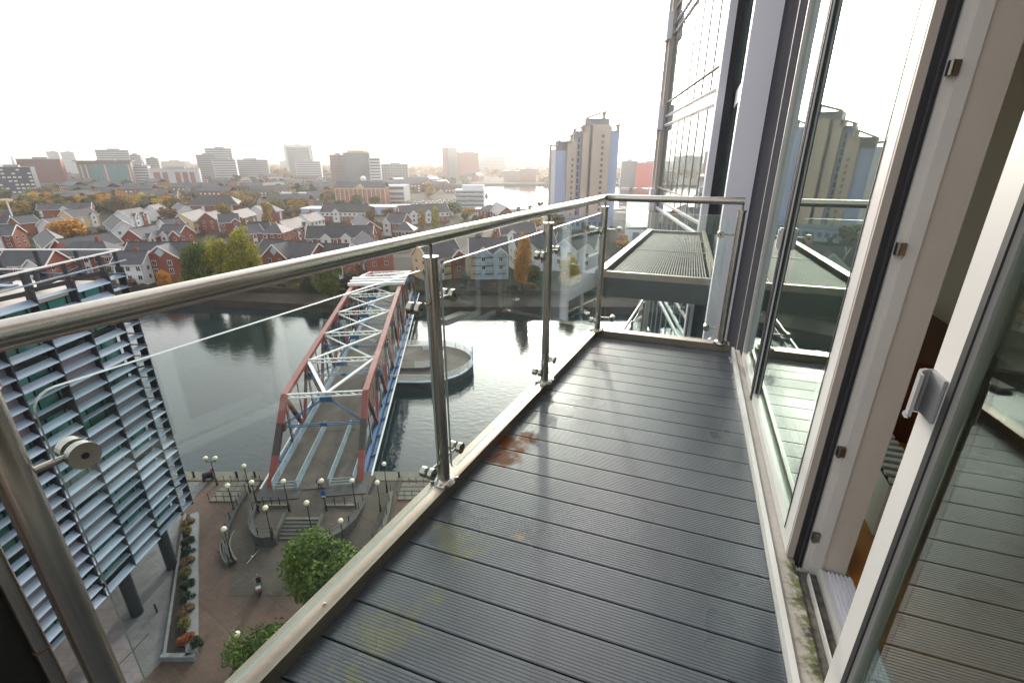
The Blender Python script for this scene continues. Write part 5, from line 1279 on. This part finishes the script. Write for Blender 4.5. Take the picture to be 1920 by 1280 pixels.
def clamp(post, pn, pa, dn, da, z):
    """standoff arm and a two part disc clamp gripping the glass; dn,da = offset along the rail, disc axis across it"""
    cn, ca = pn+dn, pa+da; L_ = math.hypot(dn,da); ux, uy = dn/L_, da/L_; nx, ny = uy, -ux
    if nx*1.0+ny*-0.4 < 0: nx, ny = -nx, -ny
    g = MB(); g.tube((pn+ux*.02,pa+uy*.02,z),(cn-ux*.016,ca-uy*.016,z),.0065,.0065,10)
    for s0,s1,r_ in ((-.030,-.009,.022),(-.0085,-.006,.0185),(.006,.0085,.0185),(.009,.026,.0245)): g.tube((cn+nx*s0,ca+ny*s0,z),(cn+nx*s1,ca+ny*s1,z),r_,r_,22,0)
    g.tube((cn+nx*.026,ca+ny*.026,z),(cn+nx*.0275,ca+ny*.0275,z),.006,.006,8,1)
    g.build('glass_clamp',['steel','gasket'],post,BLO)
psts = [make_post(p[0],p[1]) for p in POSTS]
dv = Vector((.117,1)).normalized()
for i,(pn,pa,_) in enumerate(POSTS):
    for z in (.86,.165):
        if i < 3: clamp(psts[i],pn,pa,dv.x*(.085 if i == 0 else .105),dv.y*(.085 if i == 0 else .105),z)
        if 0 < i < 4: clamp(psts[i],pn,pa,-dv.x*.105,-dv.y*.105,z)
        if i == 3: clamp(psts[i],pn,pa,.115,.004,z)
        if i == 4: clamp(psts[i],pn,pa,-.115,-.004,z)
def glass_panel(p, q, z0, z1, th=.010, rc=0.035):
    p = Vector((p[0],p[1],0)); q = Vector((q[0],q[1],0)); d = (q-p); L_ = d.length; d.normalize(); nn = Vector((d.y,-d.x,0))*th/2
    out = []
    for (cx,cz,a0) in ((L_-rc,z1-rc,0),(rc,z1-rc,90),(rc,z0+rc,180),(L_-rc,z0+rc,270)):
        for k in range(6): t = R(a0+18*k); out.append((cx+rc*math.cos(t),cz+rc*math.sin(t)))
    n_ = len(out); A = [p+d*x+Vector((0,0,z))+nn for x,z in out]; B2 = [p+d*x+Vector((0,0,z))-nn for x,z in out]
    g = MB(); g.add(A,[tuple(range(n_))],0); g.add(B2,[tuple(range(n_-1,-1,-1))],0)
    g.add(A+B2,[(k,n_+k,n_+(k+1)%n_,(k+1)%n_) for k in range(n_)],1)
    return g.build('glass_panel',['rail_glass','glass_edge'],bl,BLO)
gp = lambda a: (n_post(a),a)
glass_panel(gp(.378),gp(1.45),.075,.99); glass_panel(gp(1.545),gp(2.53),.075,.99); glass_panel(gp(2.635),gp(3.60),.075,.99)
glass_panel((corner[0]+.06,3.665),(.275,3.69),.075,.99)
bt = MB().tube((-1.012,.272,.05),(-1.012,.272,1.02),.0115,.0115,16).build('brace_tube','steel',bl,BLO)
for z in (.14,.16,.185,.215,.25,.30,.335,.36,.52): MB().tube((-1.012,.272,z),(-1.012,.272,z+.0025),.0121,.0121,16).build('rust_ring','rust',bt,BLO)
# dark solid infill beyond the near post
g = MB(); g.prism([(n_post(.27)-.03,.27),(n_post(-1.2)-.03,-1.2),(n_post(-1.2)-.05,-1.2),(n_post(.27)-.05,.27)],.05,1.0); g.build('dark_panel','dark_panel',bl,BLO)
o = MB().sphere((0,0,0),.006,8,0,.5).build('droplet','window_white'); o.location = bloc(n_in(.82)-.03,.82,.054); tag(o,'tiny white spot on the balcony edge channel','spot')

# ---------------------------------------------------------------- apartment building (ours), sliding doors, room behind
ab = bthing('apartment_building','tall apartment building with white pilasters and glazed sliding doors along the balcony','apartment building',(.5,2.0,-BZ)); ABO = (.5,2.0,-BZ)
def bp(g, name, m_, parent=None): return g.build(name, m_, ab if parent is None else parent, ABO if parent is None else parent['o_'].to_list())
class Sub:
    pass
def part(name, m_, g, parent=None):
    o = g.build(name, m_, parent if parent is not None else ab, ABO)
    return o
part('sill_upstand','white_frame',MB().box(.414,.432,-1.3,3.66,-.1,.042))
part('sill','sill',MB().box(.4325,.498,-1.3,3.66,-.1,.024))
# fixed and sliding glazed leaves: frame > pane, handle
def leaf(y0, y1, x, stiles, name='glass_door', zt=2.5, gap=False):
    g = MB(); zb = .03
    g.box(x-.012,x+.028,y0,y1,zb,zb+.05); g.box(x-.012,x+.028,y0,y1,zt-.07,zt)
    for (a,b2) in stiles: g.box(x-.012,x+.028,a,b2,zb+.0501,zt-.0701)
    d = part(name,'white_frame',g)
    part('pane','door_glass',MB().box(x+.006,x+.012,y0+.01,y1-.01,zb+.045,zt-.065),d)
    return d
d1 = leaf(2.845,3.50,.485,((2.845,2.862),(3.485,3.50)))
part('gasket','gasket',MB().box(.468,.479,2.826,2.8445,.03,2.5),d1); part('meeting_bead','white_frame',MB().box(.4795,.486,2.826,2.8445,.03,2.5),d1); part('gasket','gasket',MB().box(.4865,.513,2.828,2.8445,.03,2.5),d1)
part('gasket','dark_frame',MB().box(.470,.4725,2.863,2.873,.08,2.43),d1)
g = MB(); g.box(.452,.47,2.83,2.86,.91,1.02); g.box(.446,.4515,2.836,2.856,.92,1.01); part('handle','white_frame',g,d1)
d2 = leaf(1.575,2.8255,.485,((1.575,1.648),(2.81,2.8255)))
part('gasket','gasket',MB().box(.4705,.4725,1.6485,1.656,.08,2.43),d2); part('gasket','gasket',MB().box(.4690,.4745,2.80,2.8095,.03,2.5),d2); part('meeting_bead','window_white',MB().box(.4747,.4828,2.80,2.8095,.03,2.5),d2); part('gasket','gasket',MB().box(.4830,.4905,2.80,2.8095,.03,2.5),d2)
d3 = leaf(-1.2,1.09,.503,((1.012,1.09),(-1.2,-1.1)))
part('gasket','gasket',MB().box(.4865,.4905,.994,1.0115,.08,2.43),d3)
g = MB(); pts = [(.489,1.082),(.476,1.086),(.464,1.078),(.457,1.064),(.455,1.046)]
for (x,y),(x2,y2) in zip(pts[:-1],pts[1:]): g.bar((x,y,.87),(x2,y2,.87),.007,.0001); g.add([(x,y,.875),(x2,y2,.875),(x2,y2,.965),(x,y,.965),(x+.004,y-.005,.875),(x2+.004,y2-.005,.875),(x2+.004,y2-.005,.965),(x+.004,y-.005,.965)],[(0,1,2,3),(7,6,5,4),(0,4,5,1),(3,2,6,7),(1,5,6,2),(0,3,7,4)])
g.box(.484,.4895,1.025,1.086,.875,.965)
part('handle','grey',g,d3)
# threshold between the leaves: dirty channel, bright rail, ribbed ramp
part('track_channel','dirty_track',MB().box(.4985,.566,-1.3,1.53,-.05,.004))
part('track_rail','white_frame',MB().box(.530,.534,-1.3,1.50,.0045,.030))
part('threshold_lip','white_frame',MB().box(.5665,.580,-1.3,1.53,-.05,.036))
g = MB(); g.box(.5805,.668,-1.3,1.53,-.05,.026)
for k in range(7): g.box(.5815+k*.0124,.5875+k*.0124,-1.3,1.53,.0262,.032)
part('ribbed_ramp','white_panel',g)
# jamb post
part('stile_edge','stone_beige',MB().box(.474,.495,1.56,1.5745,.03,2.5)); part('jamb_seal','gasket',MB().box(.4955,.510,1.555,1.5745,.0,2.5)); part('jamb_seal','dark_frame',MB().box(.5105,.5145,1.548,1.5745,.0,2.5)); part('jamb_seal','gasket',MB().box(.515,.5245,1.555,1.64,.0,2.5)); part('jamb_strip','white_frame',MB().box(.525,.545,1.54,1.64,.0,2.5))
part('jamb_face','white_frame',MB().box(.5455,.576,1.532,1.64,-.02,2.5)); part('jamb','jamb_beige',MB().box(.5765,.650,1.54,1.66,.0,2.5)); part('jamb_return','stone_beige',MB().box(.6505,.662,1.60,1.9,.0,2.5))
for z in (.16,.50,1.13,1.55,2.0):
    g = MB(); g.box(.523,.545,1.525,1.5395,z-.016,z+.016); g.tube((.527,1.522,z-.016),(.527,1.522,z+.016),.005,.005,8); part('hinge','steel_dark',g)
# white pilaster and dark reveal at the end of the balcony
for zz,(z0,z1) in enumerate(((-12,7.5),)):
    part('pilaster','white_panel',MB().box(.268,.502,4.665,4.86,z0,z1)); part('cladding','dark_frame',MB().box(.4725,.60,3.505,4.66,z0,z1)); part('cladding_trim','grey',MB().box(.468,.472,3.80,3.83,z0,z1))
# room behind the doors
rm = bthing('room',None,None,(.7,2,0)); tag(rm,kind='structure')
def rp(name,m_,g): return g.build(name,m_,rm,(.7,2,0))
rp('floor','wood_orange',MB().box(.669,5,-2.5,3.95,-.06,.018)); rp('back_wall','room_wall',MB().box(5.001,5.1,-2.5,3.95,-.05,2.55)); rp('side_wall','room_wall',MB().box(.70,5,3.951,4.05,-.05,2.55)); rp('side_wall','room_wall',MB().box(.56,5,-2.6,-2.501,-.05,2.55)); rp('ceiling','room_wall',MB().box(.50,5.1,-2.6,4.05,2.5505,2.65))
ra = bthing('radiator','low white radiator box with slotted top inside the open door','radiator',(.85,2.1,.02)); 
g = MB(); g.box(.80,.93,1.8,2.9,.02,.25); g.build('casing','white_frame',ra,(.85,2.1,.02))
for k in range(22): MB().box(.805,.925,1.81+k*.05,1.835+k*.05,.2505,.262).build('slat','white_frame',ra,(.85,2.1,.02))
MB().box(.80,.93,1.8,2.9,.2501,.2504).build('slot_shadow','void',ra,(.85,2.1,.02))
o = bthing('brown_chest','dark brown low board standing behind the radiator','furniture',(1.2,3.2,.02)); MB().box(1.1,1.5,2.6,3.8,.02,.45).build('body','brown_board',o,(1.2,3.2,.02))
# building body and the facade along the neighbouring balconies
part('body','stone_beige',MB().box(.75,9,-6,10.25,-BZ,-2.7)); part('body','stone_beige',MB().box(.75,9,-6,10.25,2.7,7.5)); part('body','stone_beige',MB().box(.75,9,4.1,10.25,-2.69,2.69)); part('body','stone_beige',MB().box(.75,9,-6,4.0,-2.69,-.25))
STO = 2.5
for fl in range(-5,3):
    z0 = STO*fl
    part('slab_band','white_panel',MB().box(.50,.749,4.87,10.25,z0-.28,z0-.02))
    if fl != 0: part('slab_band','white_panel',MB().box(.50,.749,-6,3.50,z0-.28,z0-.02)) if fl not in (0,) else None
    for k in range(6):
        y = 4.89+.89*k; part('facade_pane','wing_glass',MB().box(.53,.54,y+.02,y+.87,z0,z0+STO-.29)); part('mullion','dark_frame' if k % 3 == 0 else 'white_panel',MB().box(.515,.555,y-.02,y+.019,z0-.02,z0+STO-.285))
        if fl < 0 or fl == 1: pass
    part('backing','grey',MB().box(.70,.748,4.87,10.25,z0,z0+STO-.29))
# turned wing: local frame from point Q towards R
Q = Vector((.30,10.3)); wdir_w = Vector((.146,.989)).normalized()
WA = math.atan2(wdir_w.x, wdir_w.y) - BA          # turn of the wing relative to the facade
def wq(t, o_): # t along the wing, o_ outwards to the left of the wing
    d = Vector((math.sin(WA), math.cos(WA))); nn = Vector((-d.y, d.x)); p = Q + d*t + nn*o_; return (p.x, p.y)
def wbox(name, m_, t0, t1, o0, o1, z0, z1):
    g = MB(); g.prism([wq(t0,o0),wq(t1,o0),wq(t1,o1),wq(t0,o1)],z0,z1); return part(name,m_,g)
WL = 7.0
wbox('wing_body','pale',0.0,WL+.6,-5,-.25,-BZ,7.6)
for fl in range(-5,3):
    z0 = STO*fl-.16
    wbox('wing_band','white_panel',.36,WL,-.1,.0,z0-.02,z0+.06); wbox('wing_band','white_panel',.36,WL,-.1,.0,z0+.24,z0+.31)
    wbox('wing_rail','stone_beige',.36,WL,.0005,.02,z0+.0,z0+.03); wbox('wing_rail','stone_beige',.36,WL,.0005,.02,z0+.26,z0+.29)
    for k in range(8):
        t0 = .36+(WL-.36)*k/8; t1 = .36+(WL-.36)*(k+1)/8
        wbox('wing_pane','wing_glass',t0+.012,t1-.012,-.03,-.02,z0+.32,z0+STO-.03); wbox('wing_mullion','mullion_grey',t0-.010,t0+.010,-.035,-.004,z0+.32,z0+STO-.03)
    wbox('wing_rail','stone_beige',.36,WL,-.0199,.012,z0+.66,z0+.69)
    wbox('wing_spandrel','wing_glass',.36,WL,-.03,-.02,z0+.061,z0+.239)
    wbox('bracket_box','white_panel',WL+.0,WL+.47,.0505,.21,z0-.1,z0+.62)
wbox('wing_fin','white_panel',-.02,.10,-.02,.11,-12,7.6); wbox('wing_fin','dark_frame',-.01,.355,-.15,-.021,-12,7.6)
wbox('edge_pier','pier_beige',WL+.02,WL+.3,-.3,.10,-BZ,7.6); wbox('edge_pier','pier_beige',WL+.301,WL+.45,-.3,.16,-BZ,7.6)

# neighbouring grating balcony at our level and glazed balcony one storey below
gb = bthing('grating_balcony','neighbouring balcony platform of steel grating with tan edge beams','balcony',(-.3,8.1,0)); GO = (-.3,8.1,0)
ga = lambda a: -.93+(a-6.07)*(.24/4.1)
for k in range(36):
    t = (k+.5)/36
    x0 = ga(6.12)+.05+(.33-ga(6.12)-.08)*t; x1 = ga(10.1)+.05+(.25-ga(10.1)-.08)*t
    MB().bar((x0,6.12,-.03),(x1,10.05,-.03),.014,.03).build('grating_bar','grating',gb,GO)
for a in (6.9,7.75,8.55,9.3): MB().box(ga(a)+.05,.30,a-.012,a+.012,-.06,-.045).build('cross_bar','grating',gb,GO)
MB().box(ga(8.0)+.05,.31,7.98,8.02,-.05,-.008).build('joint_bar','grating',gb,GO)
g = MB(); g.prism([(ga(6.07)-.10,6.05),(ga(6.07)+.0,6.05),(ga(10.1)+.03,10.15),(ga(10.1)-.07,10.15)],-.06,.045); g.build('edge_beam','kerb_metal',gb,GO)
MB().box(ga(6.07)-.06,.345,6.03,6.09,-.06,.02).build('edge_beam','kerb_metal',gb,GO)
MB().box(ga(6.07)-.02,.345,6.035,6.085,-.31,-.0601).build('fascia','beam_green',gb,GO)
MB().box(ga(10.1)-.06,.27,10.1,10.16,-.06,.03).build('edge_beam','kerb_metal',gb,GO)
g = MB(); g.prism([(.325,6.1),(.40,6.1),(.31,10.1),(.265,10.1)],-.3,-.0); g.build('wall_beam','beam_green',gb,GO)
g = MB(); g.prism([(ga(6.07)-.02,6.09),(.345,6.09),(.27,10.1),(ga(10.1)-.02,10.1)],-.31,-.14); g.build('underside','void',gb,GO)  # near-black sheet, paints the shade seen between the grating bars
g = MB(); g.bar((.36,6.3,.05),(.285,10.1,.05),.05,.09); g.build('wall_rail','kerb_metal',gb,GO)
lb = bthing('lower_balcony','glazed balcony with steel handrail one storey below the grating platform','balcony',(-.3,8.1,-STO)); LO = (-.3,8.1,-STO)
MB().prism([(ga(6.07)-.05,6.05),(.36,6.05),(.27,10.2),(ga(10.1)-.03,10.2)],-STO-.3,-STO-.02).build('slab','beam_green',lb,LO)
MB().sweep([(ga(6.0)-.03,6.0,-STO+1.09),(ga(10.1)-.02,10.0,-STO+1.09),(ga(10.1)+.02,10.1,-STO+1.09),(.22,10.12,-STO+1.09)],.024,14).build('handrail','steel',lb,LO)
for (x,y) in ((ga(6.1),6.1),(ga(7.4),7.4),(ga(8.7),8.7),(ga(10.1),10.1),(.22,10.12)):
    p = MB().tube((x,y,-STO),(x,y,-STO+1.02),.025,.025,14).build('post','steel',lb,LO)
for (a,b2) in ((6.2,7.32),(7.48,8.62),(8.78,10.0)):
    g = MB(); g.prism([(ga(a)-.005,a),(ga(b2)-.005,b2),(ga(b2)+.005,b2),(ga(a)+.005,a)],-STO+.08,-STO+.98); g.build('glass_panel','rail_glass',lb,LO)
MB().box(ga(10.1)+.08,.14,10.115,10.125,-STO+.08,-STO+.98).build('glass_panel','rail_glass',lb,LO)

# ---------------------------------------------------------------- haze
hz = MB().box(-7100,7100,-400,7100,-3.0,100.0)
m = bpy.data.materials.new('haze'); m.use_nodes = True; n = m.node_tree.nodes; n.remove(n['Principled BSDF'])
pv = n.new('ShaderNodeVolumePrincipled'); pv.inputs['Density'].default_value = HAZE; pv.inputs['Color'].default_value = (0.93,0.92,0.90,1); pv.inputs['Anisotropy'].default_value = 0.7
m.node_tree.links.new(pv.outputs[0], n['Material Output'].inputs['Volume']); MATS['haze'] = m
tag(hz.build('haze','haze'),kind='stuff')
